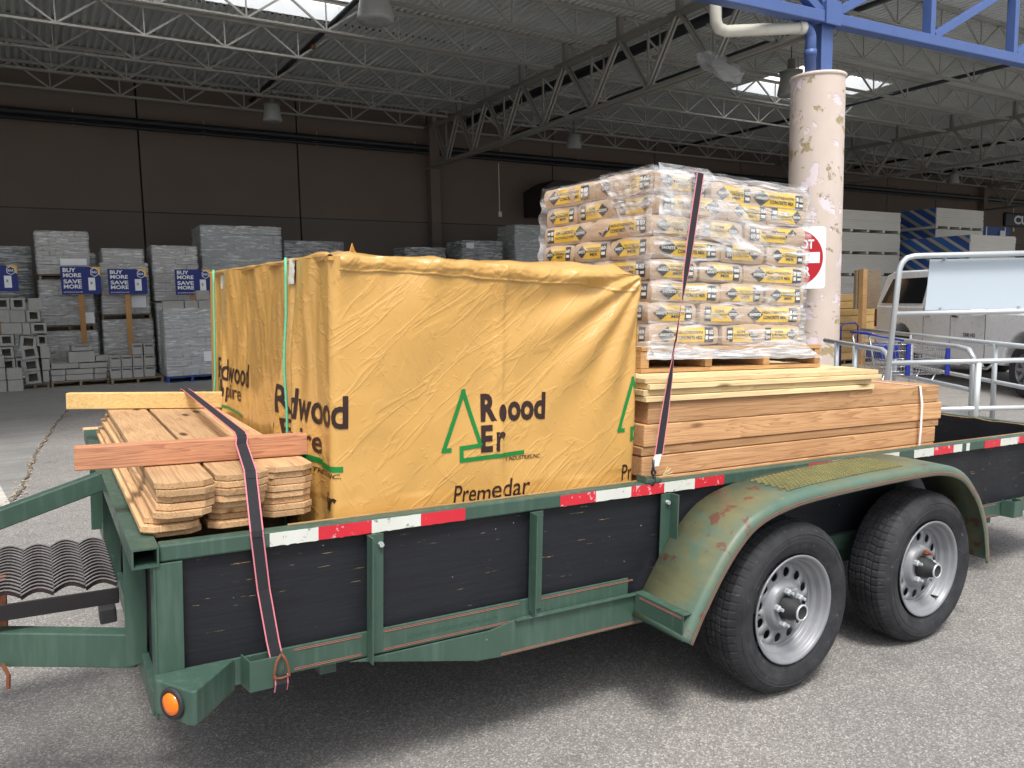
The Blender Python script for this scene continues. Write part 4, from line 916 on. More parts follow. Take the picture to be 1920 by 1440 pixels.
def labelmesh(short, seed):
    g = MB()
    if not short: F = lambda u, v, o: [bagpt(u / (BL / 2), -1, v / (BH / 2), seed, o)]; W_ = .142
    else: F = lambda u, v, o: [bagpt(-1, -u / (BW / 2), v / (BH / 2), seed, o)]; W_ = .098
    fn = lambda u, v, o=.0015: F(u, v, o)[0]
    H_ = .0345; d0 = -W_ - (.012 if not short else .006)
    def rect(u0, u1, v0, v1, o, mi, n=10): g.grid(lambda a, b: fn(u0 + (u1 - u0) * a, v0 + (v1 - v0) * b, o), n, 4, mi)
    # yellow strip with pointed left end, dark diamond, number box
    rect(d0 + .04, W_ - .03, -H_, H_, .0012, 0)
    if not short:
        dc = d0 + .045; dw, dh = .052, .036
    else: dc = d0 + .038; dw, dh = .040, .031
    for s in (-1, 1):
        g.grid(lambda a, b: fn(dc + s * dw * a, (2 * b - 1) * dh * (1 - a), .0020), 5, 4, 1)
    f2 = lambda u, v: fn(u, v, .0028)
    put_text(g, 'SAKRETE', f2, dc - dw * .72, dc + dw * .72, -.006, .007, 2, .03, 0, (8, 1))
    if not short:
        put_text(g, 'HIGH-STRENGTH', f2, dc + .045, W_ - .045, .005, .018, 1, .02, .0, (8, 1)); put_text(g, 'CONCRETE MIX', f2, dc + .052, W_ - .045, -.020, -.004, 1, .03, .0, (8, 1))
        rect(W_ - .03, W_ + .03, -H_, H_, .0012, 1, 4); put_text(g, '60', f2, W_ - .004, W_ + .026, .002, .024, 2, .03, 0, (3, 1)); rect(W_ - .026, W_ - .010, .004, .022, .0022, 2, 2); rect(W_ - .026, W_ - .010, -.022, -.004, .0022, 2, 2); rect(W_ - .002, W_ + .026, -.02, -.008, .0022, 2, 2)
    else:
        put_text(g, 'HIGH-STRENGTH', f2, dc + .036, W_ - .034, .011, .018, 1, .01, 0, (6, 1)); put_text(g, 'CONCRETE', f2, dc + .042, W_ - .034, -.004, .008, 1, .03, 0, (6, 1)); put_text(g, 'MIX', f2, dc + .058, W_ - .05, -.021, -.008, 1, .03, 0, (3, 1))
        rect(W_ - .028, W_ + .012, -H_, H_, .0012, 1, 4); put_text(g, '60', f2, W_ - .024, W_ + .008, .004, .022, 2, .03, 0, (3, 1)); rect(W_ - .022, W_ + .006, -.02, -.006, .0022, 2, 2)
    return g
protos = []
for sd_ in (0, 7, 15):
    b = bagmesh(sd_).build('cement_bag', PAPER, None, (0, 0, 0), WM, smooth=True)
    l1 = labelmesh(False, sd_).build('printed_label', [YEL, DKP, WHP], b); l2 = labelmesh(True, sd_).build('printed_label', [YEL, DKP, WHP], b)
    # same print on the opposite faces
    for l in (l1, l2): c = l.copy(); COL.objects.link(c); c.parent = b; c.rotation_euler = (0, 0, math.pi)
    protos.append(b)
used = [False] * 3
def place_bag(x, y, z, rz, flip, lab, tilt=0):
    
    if z > BZ + 6.5 * LH and x > 2.25: z -= .022; x += .022
    elif z > BZ + 6.5 * LH: x -= .012
    i = rnd.randrange(3)
    if not used[i]: o = protos[i]; used[i] = True
    else: o = copy_tree(protos[i])
    o.matrix_world = TM @ Matrix.Translation((x, y, z + BH / 2)) @ Matrix.Rotation(rad(tilt), 4, 'Y') @ Matrix.Rotation(rz + (math.pi if flip & 1 else 0) + rad(rnd.uniform(-1.5, 1.5)), 4, 'Z') @ Matrix.Rotation(math.pi if flip & 2 else 0, 4, 'X')
    tag(o, lab, 'cement bag', 'cement bags on the pallet')
for L in range(8):
    z = BZ + L * LH; A = L % 2 == 0; inn = .0 if L < 5 else .012 * (L - 4)
    ln = names[7 - L] + ' layer from the top'
    if L == 7: ln = 'top layer'
    fl = lambda: rnd.choice((0, 0, 0, 3, 2, 1))
    jx = lambda: rnd.uniform(-.010, .010)
    X0, Y0 = 1.962 + (.02 if L > 5 else 0), .355
    if A:
        for r_ in range(3): place_bag(X0 + BL / 2 + jx(), Y0 + BW * (r_ + .5), z, 0, rnd.choice((0, 0, 0, 2)), 'brown cement bag, %s, %s on the left side' % (ln, ['nearest corner', 'middle', 'far corner'][r_]))
        for c in range(2):
            for r_ in range(2 if L == 6 else 1): place_bag(X0 + BL + BW * (c + .5) + .004 + jx() - inn * (c + 1) * .5, Y0 + BL * (r_ + .5), z, math.pi / 2, rnd.choice((0, 0, 2, 3)), 'brown cement bag, %s, %s%s of the pallet' % (ln, ['centre', 'right end'][c], [' front', ' back'][r_]))
    else:
        for c in range(2):
            for r_ in range(2 if (c == 0 or L == 7) else 1): place_bag(X0 + BW * (c + .5) + jx(), Y0 + BL * (r_ + .5), z, math.pi / 2 if True else 0, rnd.choice((0, 0, 2, 3)), 'brown cement bag, %s, %s' % (ln, ['left end of the front', 'centre of the front'][c] if r_ == 0 else ['left', 'centre'][c] + ' of the back'))
        for r_ in range(3 if L == 7 else 1): place_bag(X0 + 2 * BW + BL / 2 + .004 + jx() - inn, Y0 + BW * (r_ + .5), z, 0, rnd.choice((0, 0, 0, 2)), 'brown cement bag, %s, right end, %s' % (ln, ['long side out', 'behind the front bag', 'in the back row'][r_]))
g = MB(); g.box(2.4, 2.6, .9, 1.1, BZ, BZ + .5)
# stretch wrap
WZ1 = BZ + 8 * LH + .012
def wrap(a, b):
    per = [(1.946, 1.16), (1.946, .338), (2.905, .338), (2.905, 1.16), (1.946, 1.16)]
    L_ = [.822, .959, .822, .959]; s = a * sum(L_)
    for i in range(4):
        if s <= L_[i] or i == 3: break
        s -= L_[i]
    u = min(1, s / L_[i]); p = V((*per[i], 0)).lerp(V((*per[i + 1], 0)), u); n_ = [V((-1, 0, 0)), V((0, -1, 0)), V((1, 0, 0)), V((0, 1, 0))][i]
    z = BZ - .045 + (WZ1 - BZ + .045) * b
    d = .012 * NZ.noise(V((p.x * 3, p.y * 3, z * 12))) + .006 * NZ.noise(V((p.x * 5, p.y * 5, z * 40))) + .008
    hb = (z - BZ) / LH; d += -.006 + .007 * math.sin((hb - .25) * 2 * math.pi)
    if b < .12: d += (.12 - b) * (.9 if i == 2 else .25)
    if z > BZ + .6: d -= (z - BZ - .6) * (.10 if i in (1, 3) else .22)
    return p + n_ * d + V((0, 0, z + .006 * NZ.noise(V((p.x * 8, p.y * 8, 3)))))
W = thing('stretch_wrap', 'clear creased stretch wrap around the cement bags on the trailer', 'plastic wrap', (2.45, .8, BZ), TM)
g = MB(); g.grid(wrap, 240, 110)
g.mi = [(1 if (q % 240) < 56 or (q % 240) > 178 else 0) for q in range(len(g.f))]; g.build('side_wrap', [FILM, FILMC], W, smooth=True)
def skirt(a, b):
    per = [(1.943, .9), (1.943, .334), (2.91, .334), (2.91, .9)]; u = a * 3; i = min(2, int(u)); u -= i; p = V((*per[i], 0)).lerp(V((*per[i + 1], 0)), u)
    fl = (1 - b) ** 1.5; rt = max(0, (p.x - 2.2) / .7); p = p + V((rt * .12 * fl, -.012 * (1 - b) * (1 if i == 1 else 0), 0)) + (V((-.01 * fl, 0, 0)) if i == 0 else V((0, 0, 0)))
    return p + V((0, -.006 * NZ.noise(V((p.x * 14, b * 8, 2))), BZ - .055 + (.062 + .014 * math.sin(a * 23)) * b + .006 * NZ.noise(V((p.x * 12, 1, 1))) - rt * .01 * (1 - b)))
g = MB(); g.grid(skirt, 200, 22); g.build('bottom_skirt', m_film('gathered_film', .35, .6, (.95, .97, 1), (1, 1, 16), 3.0, .012), W, smooth=True)
def wtop(a, b):
    X = 1.955 + .94 * a; Y = .34 + .82 * b; e = min(1, a / .08) * min(1, (1 - a) / .08) * min(1, b / .08) * min(1, (1 - b) / .08)
    return (X, Y, WZ1 - .03 + .035 * e ** .5 + .012 * NZ.noise(V((X * 7, Y * 7, 1))) - .03 * math.exp(-((X - 2.22) / .03) ** 2))
g = MB(); g.grid(wtop, 60, 50); g.build('top_sheet', FILM, W, smooth=True)
def loose(a, b):      # loose triangular tail draped diagonally over the near left corner
    X = 1.95 + .70 * a; zu = WZ1 + .004 - (.33 * max(0, (a - .38) / .62) ** 1.2); zl = WZ1 - .24 - .10 * a - .012 * math.sin(a * 11) * (1 - a)
    return (X, .316 - .018 * math.sin(b * 3.1) * (1 - a) - .010 * NZ.noise(V((X * 8, b * 6, 1))) - .004 * NZ.noise(V((X * 26, b * 10, 1))), zu + (zl - zu) * b)
g = MB(); g.grid(lambda a, b: loose(a, b), 80, 30); g.build('loose_tail', m_film('bunched_stretch_film', .16, .7, (.95, .97, 1), (1, 1, 2), 5.0, .010), W, smooth=True)
g = MB(); g.grid(lambda a, b: (1.945 - .012 * NZ.noise(V((a * 8, b * 8, 5))), .335 + .35 * a, WZ1 - (.02 + .42 * (1 - a)) * b), 30, 24)
g.build('loose_tail', FILM, W, smooth=True)

# ------------------------------------------------------------------ straps
def strap(pts, wdv, w_):
    g = MB(); h = w_ / 2; e = .2
    for (a, b, wa, wb) in zip(pts[:-1], pts[1:], wdv[:-1], wdv[1:]):
        a, b, wa, wb = V(a), V(b), V(wa).normalized(), V(wb).normalized()
        for (u0, u1, mi) in ((-1, -1 + e, 1), (-1 + e, 1 - e, 0), (1 - e, 1, 1)): g.add([a + wa * h * u0, a + wa * h * u1, b + wb * h * u1, b + wb * h * u0], [(0, 1, 2, 3)], mi)
    return g
t = thing('ratchet_strap', 'grey strap with pink edges tied over the picket stacks and down the near side', 'strap', (.34, 0, .5), TM)
zc = zt_ + .072; px = (1, 0, 0)
pts = [(.43, YW + .004, .5), (.43, YW + .004, .885), (.40, 1.80, zc), (.395, 1.70, zc + .003), (.345, .38, zc + .002), (.335, .31, zc), (.333, .296, zc - .004), (.330, .290, zc - .02), (.312, .10, 1.028), (.310, .085, 1.010), (.303, -.004, .884), (.3035, -.007, .868), (.318, -.010, .72), (.336, -.030, .58), (.342, -.040, .54), (.343, -.044, .50)]
strap(pts, [px] * len(pts), .036).build('webbing', [WEB, PINK], t, solid=.0015)
def hook(o, c, s=1.0):
    c = V(c); P = [(0, 0, .06), (-.012, -.004, .045), (-.018, -.006, .02), (-.022, -.006, .0), (0, -.006, -.004), (.022, -.006, 0), (.018, -.006, .02), (.012, -.004, .045), (.002, 0, .06)]
    g = MB(); g.tube([c + V(p) * s for p in P], .0035 * s, 8); return g
hook(None, (.345, -.078, .500)).build('hook', RUST, t, smooth=True)
strap([(.345, -.082, .505), (.345, -.084, .48), (.345, -.074, .455)], [px] * 3, .036).build('webbing_tail', [WEB, PINK], t, solid=.002)
t = thing('ratchet_strap', 'grey strap with pink edges tied over the wrapped cement bags', 'strap', (1.7, 0, .88), TM)
top = V((2.165, .300, WZ1 - .02)); bot = V((1.725, .0, .975)); pts = []; wv = []
for i in range(9): a = i / 8; pts.append(bot.lerp(top, a)); tw = rad(62) * math.exp(-((a - .42) / .16) ** 2); wv.append((math.cos(tw), math.sin(tw), 0))
pts += [(2.175, .36, WZ1 + .003), (2.2, .8, WZ1 + .004), (2.2, 1.2, WZ1), (2.1, YW, .88)]; wv += [px] * 4
strap(pts, wv, .040).build('webbing', [WEB, PINK], t, solid=.0015)
strap([(1.712, .0, .935), (1.724, .0, .978)], [px] * 2, .03).build('folded_end', [WSTR, WSTR], t, solid=.006)
g = MB(); g.tube([(1.700, 0, .96), (1.70, 0, .93), (1.694, 0, .912), (1.702, 0, .900), (1.712, .0, .912), (1.70, 0, .93)], .0045, 8); g.tube([(1.702, 0, .902), (1.712, 0, .885), (1.70, .0, .868), (1.688, 0, .875)], .005, 8); g.build('hook', BLKST, t, smooth=True)
g = MB()
for i in range(7): a = rnd.uniform(0, 3); g.bar((1.79, .045, .884), (1.79 + .05 * math.cos(a), .045, .884 + .035 * abs(math.sin(a))), .004, .001)
tag(g.build('wood_shavings', PINEX, None, (1.79, .045, .884), TM), 'small tuft of pale wood splinters on the near rail beside the strap hook', 'splinters')

# ------------------------------------------------------------------ background block pallets
def blockmesh(kind, w_, d_, h_):
    g = MB()
    if kind == 'p': g.box(0, w_, 0, d_, 0, h_)
    elif kind == 'h':
        a0, a1, b0, b1 = .22 * w_, .80 * w_, .22 * h_, .82 * h_
        for (x0, x1, z0, z1) in ((0, a0, 0, h_), (a1, w_, 0, h_), (a0, a1, 0, b0), (a0, a1, b1, h_)): g.box(x0, x1, 0, d_, z0, z1)
        g.box(a0, a1, d_ * .85, d_ * .9, b0, b1)
    else:
        a0, a1, b0, b1 = .14 * w_, .86 * w_, .72 * h_, .86 * h_
        for (x0, x1, z0, z1) in ((0, a0, 0, h_), (a1, w_, 0, h_), (a0, a1, 0, b0), (a0, a1, b1, h_)): g.box(x0, x1, 0, d_, z0, z1)
        g.box(a0, a1, d_ * .5, d_ * .6, b0, b1)
    return g
PILE = [(-0.75,-0.51,1.51,1.72,'h',0),(-0.5,-0.26,1.5,1.72,'h',0),(-0.22,0.01,1.49,1.71,'p',0),(-0.76,-0.53,1.28,1.5,'p',0),(-0.52,-0.28,1.27,1.49,'p',0),(-0.26,-0.04,1.27,1.49,'h',0),(-0.68,-0.35,1.06,1.26,'p',0),(-0.34,-0.22,1.04,1.25,'p',0),(-0.21,0.05,1.05,1.25,'h',0),(-0.73,-0.49,0.84,1.05,'h',0),(-0.42,-0.15,0.79,1.03,'h',8),(-0.13,0.04,0.81,1.02,'h',0),(-0.75,-0.51,0.61,0.82,'h',0),(-0.38,-0.11,0.56,0.79,'h',-7),(-0.09,0.07,0.58,0.81,'p',0),(-0.75,-0.5,0.37,0.60,'h',0),(-.49,-0.39,0.37,0.6,'h',0),(-0.38,-0.11,0.33,0.56,'h',-5),(-0.08,0.05,0.35,0.57,'p',0),(-0.36,-0.10,0.1,0.33,'h',-4),(-0.08,0.03,0.13,0.34,'p',0)]
NEARB = [(-0.80,-0.66,0.46,0.68),(-0.82,-0.66,0.235,0.455),(-0.82,-0.66,0.01,0.23),(-0.64,-0.40,0.225,0.44),(-0.64,-0.40,0.005,0.22)]
ABL = [(0.07,0.53,0.36,0.46),(0.54,1.02,0.35,0.45),(0.06,0.3,0.242,0.345),(0.31,0.78,0.242,0.342),(0.79,1.01,0.24,0.34),(0.06,0.29,0.13,0.236),(0.3,0.77,0.13,0.236),(0.78,1,0.13,0.234),(0.37,0.82,0.465,0.68),(0.43,0.78,0.69,0.8),(0.83,1.08,0.47,0.57)]
BBL = [(1.05,1.24,0.13,0.345),(1.25,1.44,0.13,0.345),(1.45,1.64,0.13,0.345),(1.65,1.85,0.13,0.345),(1.06,1.25,0.352,0.57),(1.26,1.45,0.352,0.57),(1.46,1.65,0.352,0.57),(1.66,1.86,0.352,0.57),(1.46,1.65,0.578,0.79),(1.67,1.86,0.578,0.79)]
ORD = names + ['tenth', 'eleventh', 'twelfth', 'thirteenth', 'fourteenth', 'fifteenth', 'sixteenth', 'seventeenth', 'eighteenth', 'nineteenth', 'twentieth', 'twenty-first']
def place_blocks(lst, Y, kinds, where, depth=.22, grp=None):
    for i, q in enumerate(lst):
        kd = q[4] if len(q) > 4 else kinds(i); rot = q[5] if len(q) > 5 else 0
        o = blockmesh(kd, q[1] - q[0] - .006, depth, q[3] - q[2] - .004).build('concrete_block', BLOCK, None, (0, 0, 0), bevel=.004)
        row = {'p': 'solid faced', 'h': 'hollow', 's': 'slotted'}[kd]
        o.matrix_world = Matrix.Translation((q[0] + .003, Y + rnd.uniform(-.02, .03), q[2] + .002)) @ Matrix.Rotation(rad(rot), 4, 'Y') @ Matrix.Rotation(rad(rnd.uniform(-3, 3)), 4, 'Z')
        tag(o, '%s grey block, %s from the top left of the %s' % (row, ORD[i], where), 'concrete block', grp)
place_blocks(PILE, 15.2, None, 'loose pile', .4, 'blocks in the loose pile on the left')
place_blocks(NEARB, 14.9, lambda i: 'p', 'small left edge stack', .2, 'blocks at the left edge')
place_blocks(ABL, 15.2, lambda i: 's' if i == 9 else 'p', 'stack under the second sign', .5, 'blocks under the second sign')
place_blocks(BBL, 15.0, lambda i: 's', 'stack under the third sign', .2, 'slotted blocks under the third sign')
# rear fill of those piles so that they stand on something solid
def pallet(x0, x1, y0, y1, z, lab, mat=PALD):
    t = thing('wooden_pallet', lab, 'pallet', ((x0 + x1) / 2, y0, z), group='old pallets in the storage row')
    MB().box(x0, x1, y0, y0 + .1, z, z + .018).box(x0, x1, y1 - .1, y1, z, z + .018).build('bottom_board', mat, t)
    for x in (x0, (x0 + x1) / 2 - .02, x1 - .04): MB().box(x, x + .04, y0 + .003, y1 - .003, z + .019, z + .1).build('stringer', mat, t)
    MB().box(x0, x1, y0, y1, z + .101, z + .12).build('top_board', mat, t)
pallet(.05, 1.04, 15.18, 15.85, .005, 'old pallet under the low block stack below the second sign')
pallet(1.06, 2.0, 14.98, 15.8, .005, 'old pallet under the slotted block stack below the third sign')
pallet(-.45, .02, 15.25, 15.7, -.02 + .025, 'old pallet under the loose hollow block pile')
pallet(2.02, 2.95, 14.62, 15.45, .005, 'blue sided pallet under the film covered block cube', BLUEP)
def cube(x0, x1, y0, y1, z0, z1, rows, cols, mat, lab, film=True, shag=0, label=None, seed=0):
    t = thing('wrapped_stack', lab, 'wrapped pallet', ((x0 + x1) / 2, y0, z0), group='plastic wrapped pallets stored along the wall')
    r = random.Random(seed); g = MB(); rh_ = (z1 - z0) / rows
    for j in range(rows):
        off = (j % 2) * .5; n = cols; w_ = (x1 - x0) / n; xs_ = [x0] + [x0 + w_ * (i + off) for i in range(1 if off == 0 else 0, n + 1) if x0 + .02 < x0 + w_ * (i + off) < x1 - .02] + [x1]
        for a, b in zip(xs_[:-1], xs_[1:]): g.box(a + .004, b - .004, y0 + r.uniform(0, .02), y1, z0 + j * rh_ + .003, z0 + (j + 1) * rh_ - .003)
    g.build('stacked_goods', mat, t, bevel=.006)
    if film:
        def fn(a, b):
            per = [(x0, y1), (x0, y0), (x1, y0), (x1, y1)]; k3 = min(2, int(a * 3)); u = a * 3 - k3; p = V((*per[k3], 0)).lerp(V((*per[k3 + 1], 0)), u); n_ = [V((-1, 0, 0)), V((0, -1, 0)), V((1, 0, 0))][k3]
            return p + n_ * (.018 + .012 * NZ.noise(V((p.x * 6, p.y * 6, b * 9 + seed)))) + V((0, 0, z0 + .01 + (z1 - z0 + .01) * b))
        f = MB(); f.grid(fn, 45, 20); f.grid(lambda a, b: (x0 + (x1 - x0) * a, y0 + (y1 - y0) * b, z1 + .02 + .02 * NZ.noise(V((a * 5, b * 5, seed)))), 8, 8); f.build('stretch_film', FILM2, t, smooth=True)
    if label:
        a, b, c, d = label; q = MB(); q.box(a, b, y0 - .036, y0 - .034, c, d); q.build('paper_label', SWHT, t)
    return t
GB = plain('grey_paver', srgb(160, 156, 150), .8, var=.15); BAGG = plain('grey_sack', srgb(150, 155, 156), .6, var=.2)
cube(-.02, .90, 16.2, 17.1, 2.19, 3.03, 9, 4, GB, 'tallest wrapped paver stack, top tier, above the second sign', label=(.38, .85, 2.37, 2.5), seed=1)
pallet(0, .9, 16.2, 17.1, 2.065, 'pallet between the upper tiers of the tallest paver stack')
cube(-.02, .92, 16.2, 17.1, 1.17, 2.06, 9, 4, GB, 'wrapped paver stack behind the post of the second sign, middle tier', label=(.72, .91, 1.2, 1.42), seed=2)
pallet(0, .92, 16.2, 17.1, 1.045, 'pallet between the lower tiers of the tallest paver stack')
cube(.02, .95, 16.2, 17.1, .06, 1.04, 9, 4, GB, 'lowest tier of wrapped pavers behind the second sign', seed=3)
cube(1.14, 1.90, 16.2, 17.1, 2.42, 2.70, 2, 2, GB, 'short wrapped paver stack topping the column behind the third sign', seed=4)
cube(1.08, 1.97, 16.2, 17.1, 1.37, 2.41, 8, 3, GB, 'wrapped paver stack behind the third sign', label=(1.62, 1.9, 1.5, 1.75), seed=5)
pallet(1.06, 1.99, 16.2, 17.1, 1.245, 'pallet carrying the wrapped pavers behind the third sign')
cube(1.06, 2.0, 16.2, 17.1, .06, 1.24, 10, 3, GB, 'bottom tier of wrapped pavers behind the third sign', seed=6)
cube(2.08, 2.97, 16.2, 17.1, 1.63, 2.78, 6, 2, GB, 'wrapped block column behind the fourth sign, upper tier', seed=7)
cube(2.1, 2.97, 16.2, 17.1, .06, 1.58, 8, 2, GB, 'wrapped block column behind the fourth sign, lower tier', seed=8)
cube(2.03, 2.93, 14.65, 15.4, .13, 1.45, 7, 3, BLOCK, 'film draped cube of grey blocks left of the yellow bundle', label=(2.72, 2.9, .4, .6), seed=9)
place_blocks([(2.03, 2.42, 1.455, 1.62), (2.43, 2.68, 1.455, 1.62), (2.69, 2.93, 1.455, 1.62), (2.66, 2.92, 1.63, 1.82)], 14.7, lambda i: 'p', 'film draped cube top', .2, 'loose blocks on the film draped cube')
cube(-1.9, -.12, 17.5, 18.5, 1.7, 2.8, 5, 2, DARKP, 'dark wrapped pallet far back behind the leftmost sign', seed=10)
cube(-1.9, -.12, 17.5, 18.5, .05, 1.65, 5, 2, BAGG, 'pale wrapped pallet low behind the loose block pile', seed=11)
cube(.92, 1.06, 17.0, 17.6, .1, 2.65, 14, 1, BAGG, 'narrow column of silvery wrapped sacks between the first two tall stacks', seed=21)
cube(3.30, 5.15, 17.5, 18.6, .6, 3.36, 15, 5, BAGG, 'broad wrapped stack of white cement sacks just left above the yellow bundle', seed=12)
cube(5.25, 6.75, 17.6, 18.6, .5, 3.05, 12, 3, DARKP, 'dark wrapped sack stack right of the white sack stack', seed=13)
cube(8.86, 10.1, 18.5, 19.3, .5, 3.02, 10, 3, DARKP, 'low dark wrapped pallet above the middle of the yellow bundle', seed=14)
cube(10.4, 11.7, 18, 19, .5, 3.2, 10, 3, DARKP, 'dark wrapped pallet with a pale label above the right of the yellow bundle', label=(10.5, 10.75, 3.0, 3.15), seed=15)
cube(12.15, 13.4, 18, 19, .5, 3.7, 26, 1, BAGG, 'tall wrapped stack of thin sheets directly left of the cement bags', seed=16)
# sale signs
def sale(x0, x1, z0, z1, Y, pz0, price, lab, tilt=0):
    k_ = (Y + 1.13 + 2.148) / (Y + 2.148); x0, x1, z0, z1 = [CAM.x + (q - CAM.x) * k_ for q in (x0, x1)] + [CAM.z + (q - CAM.z) * k_ for q in (z0, z1)]; Y += 1.13
    t = thing('sale_sign', lab, 'sign', ((x0 + x1) / 2, Y, pz0), group='blue sale signs on wooden posts')
    w_, h_ = x1 - x0, z1 - z0; P = lambda u, v, d=0.0: (x0 + u * w_, Y - .012 - d, z0 + v * h_)
    MB().box(x0, x1, Y - .012, Y, z0, z1).build('sign_board', NAVY, t)
    g = MB()
    for i, s in enumerate(('BUY', 'MORE', 'SAVE', 'MORE')):
        v1 = .95 - i * .185 - (.04 if i > 1 else 0); put_text(g, s, lambda u, v: P(u, v, .002), .06, {'BUY': .38}.get(s, .51), v1 - .15, v1, bold=.03)
    put_text(g, 'ON THOUSANDS OF BULK ITEMS', lambda u, v: P(u, v, .002), .05, .52, .06, .095, bold=.02); g.build('sign_lettering', SWHT, t)
    MB().add([P(.74, 1, .002), P(1, 1, .002), P(1, .63, .002)], [(0, 1, 2)]); g = MB(); g.add([P(.74, .995, .002), P(.995, .995, .002), P(.995, .66, .002)], [(0, 2, 1)]); g.build('gold_corner', GOLD, t)
    hexp = lambda r: [(.85 + r * .115 * math.cos(rad(60 * i + 30)), .80 + r * .17 * math.sin(rad(60 * i + 30))) for i in range(6)]
    g = MB(); g.add([P(u, v, .004) for u, v in hexp(1)], [tuple(range(6))], 0); g.add([P(u, v, .005) for u, v in hexp(.85)], [tuple(range(6))], 1); put_text(g, 'BULK', lambda u, v: P(u, v, .007), .78, .92, .76, .85, 0, bold=.03); g.build('hexagon_badge', [SWHT, NAVY], t)
    g = MB(); g.add([P(.68, .14, .004), P(.85, .14, .004), P(.85, .60, .004), P(.68, .60, .004)], [(0, 1, 2, 3)], 0); put_text(g, price, lambda u, v: P(u, v, .006), .72, .78, .36, .45, 1, bold=.03); g.build('price_tag', [SWHT, DKP], t)
    xm = (x0 + x1) / 2 - .02; MB().box(xm - .05, xm + .05, Y + .001, Y + .04, pz0, z0 + .1).build('wooden_post', WOODZ, t, bevel=.003)
sale(.33, .99, 1.77, 2.28, 14.8, .005, '3', 'blue BUY MORE SAVE MORE sign on a wooden post, second from the left')
sale(1.11, 1.79, 1.76, 2.24, 14.8, .004, '2', 'blue BUY MORE SAVE MORE sign on a wooden post, third from the left')
sale(2.24, 2.90, 1.73, 2.22, 14.4, .004, '2', 'blue BUY MORE SAVE MORE sign cut by the yellow bundle, rightmost of the row')
sale(-1.0, -.34, 1.83, 2.29, 14.6, .004, '2', 'blue BUY MORE SAVE MORE sign cut by the left edge of the photo')

# ------------------------------------------------------------------ drywall
def m_stripe():
    k = Mt('striped_edge_tape', (.2, .3, .5), .6); c = k.n('ShaderNodeSeparateXYZ'); k.t.links.new(k.coord(rnd_off=False), c.inputs[0])
    v = k.math('FRACT', k.math('MULTIPLY', k.math('ADD', c.outputs[1], k.math('MULTIPLY', c.outputs[2], -1.5)), .95))
    x = k.ramp(v, [(0, srgb(44, 92, 160)), (.3, srgb(44, 92, 160)), (.32, srgb(150, 152, 150)), (.5, srgb(70, 76, 84)), (.56, srgb(70, 76, 84)), (.58, srgb(30, 74, 150)), (.82, srgb(30, 74, 150)), (.84, srgb(176, 172, 160)), (1, srgb(60, 66, 74))], 'CONSTANT'); k.col(x); return k.m
STRP = m_stripe()
def lift(x0, x1, y0, y1, z0, z1, lab, first=False):
    t = thing('drywall_lift', lab, 'drywall', ((x0 + x1) / 2, y0, z0), group='lifts of drywall sheets')
    h = z1 - z0
    g = MB(); n = 10
    for i in range(n): g.box(x0 + rnd.uniform(0, .02), x1 - rnd.uniform(0, .02), y0 + rnd.uniform(0, .02), y1, z0 + .08 + (h - .08) * i / n, z0 + .08 + (h - .08) * (i + 1) / n - .004)
    g.build('sheet_stack', DRYW, t)
    MB().box(x0 - .025, x0 - .005, y0 + .03, y1, z0 + .09, z1 - .01).build('striped_side', STRP, t)
    for i in range(5): x = x0 + (x1 - x0 - .12) * i / 4; MB().box(x, x + .12, y0 + .01, y1, z0, z0 + .076).build('bunk', DRYW, t)
for i in range(6): lift(21.3, 24.72, 14, 16.4, .02 + i * .69, .02 + i * .69 + .67, 'white drywall lift in the left drywall column, %s from the top' % names[5 - i])
for i in range(4): lift(26.75, 29.7, 14, 16.5, 1.55 + i * .72, 1.55 + i * .72 + .70, 'striped end drywall lift in the right back column, %s from the top' % names[3 - i])
for i in range(5): lift(25.3, 28.0, 12, 14.6, .02 + i * .66, .02 + i * .66 + .64, 'striped end drywall lift in the right front column, %s from the top' % names[4 - i])
for i in range(2): lift(26.75, 29.7, 14.7, 16.5, .05 + i * .72, .05 + i * .72 + .70, 'hidden drywall lift at the base of the right back column, %s one' % ['lower', 'upper'][i])
t = thing('blue_rack', 'blue storage rack with doors at the far right below the dark sign', 'rack', (36, 17.5, 0))
MB().box(33.2, 37.4, 17.0, 18.2, 0, 4.3).build('rack_body', BLUEP, t)
for x in (33.9, 35.4, 36.9): MB().box(x, x + .08, 16.97, 16.995, 0, 4.3).build('rack_post', GALV, t)
MB().box(36.5, 36.9, 16.95, 16.97, 3.9, 4.15).build('paper_label', SWHT, t)
t = thing('wall_sign', 'dark shop sign with the letters CU on the back wall at the far right', 'sign', (43.5, WY, 4.9))
MB().box(43.2, 49.5, WY - .15, WY, 4.85, 5.55).build('sign_board', plain('dark_navy', (.01, .015, .035), .5), t, bevel=.1)
g = MB(); put_text(g, 'CUSTOMER', lambda u, v: (u, WY - .155, v), 44.0, 49.2, 4.97, 5.42, bold=.04); g.build('sign_lettering', SWHT, t)
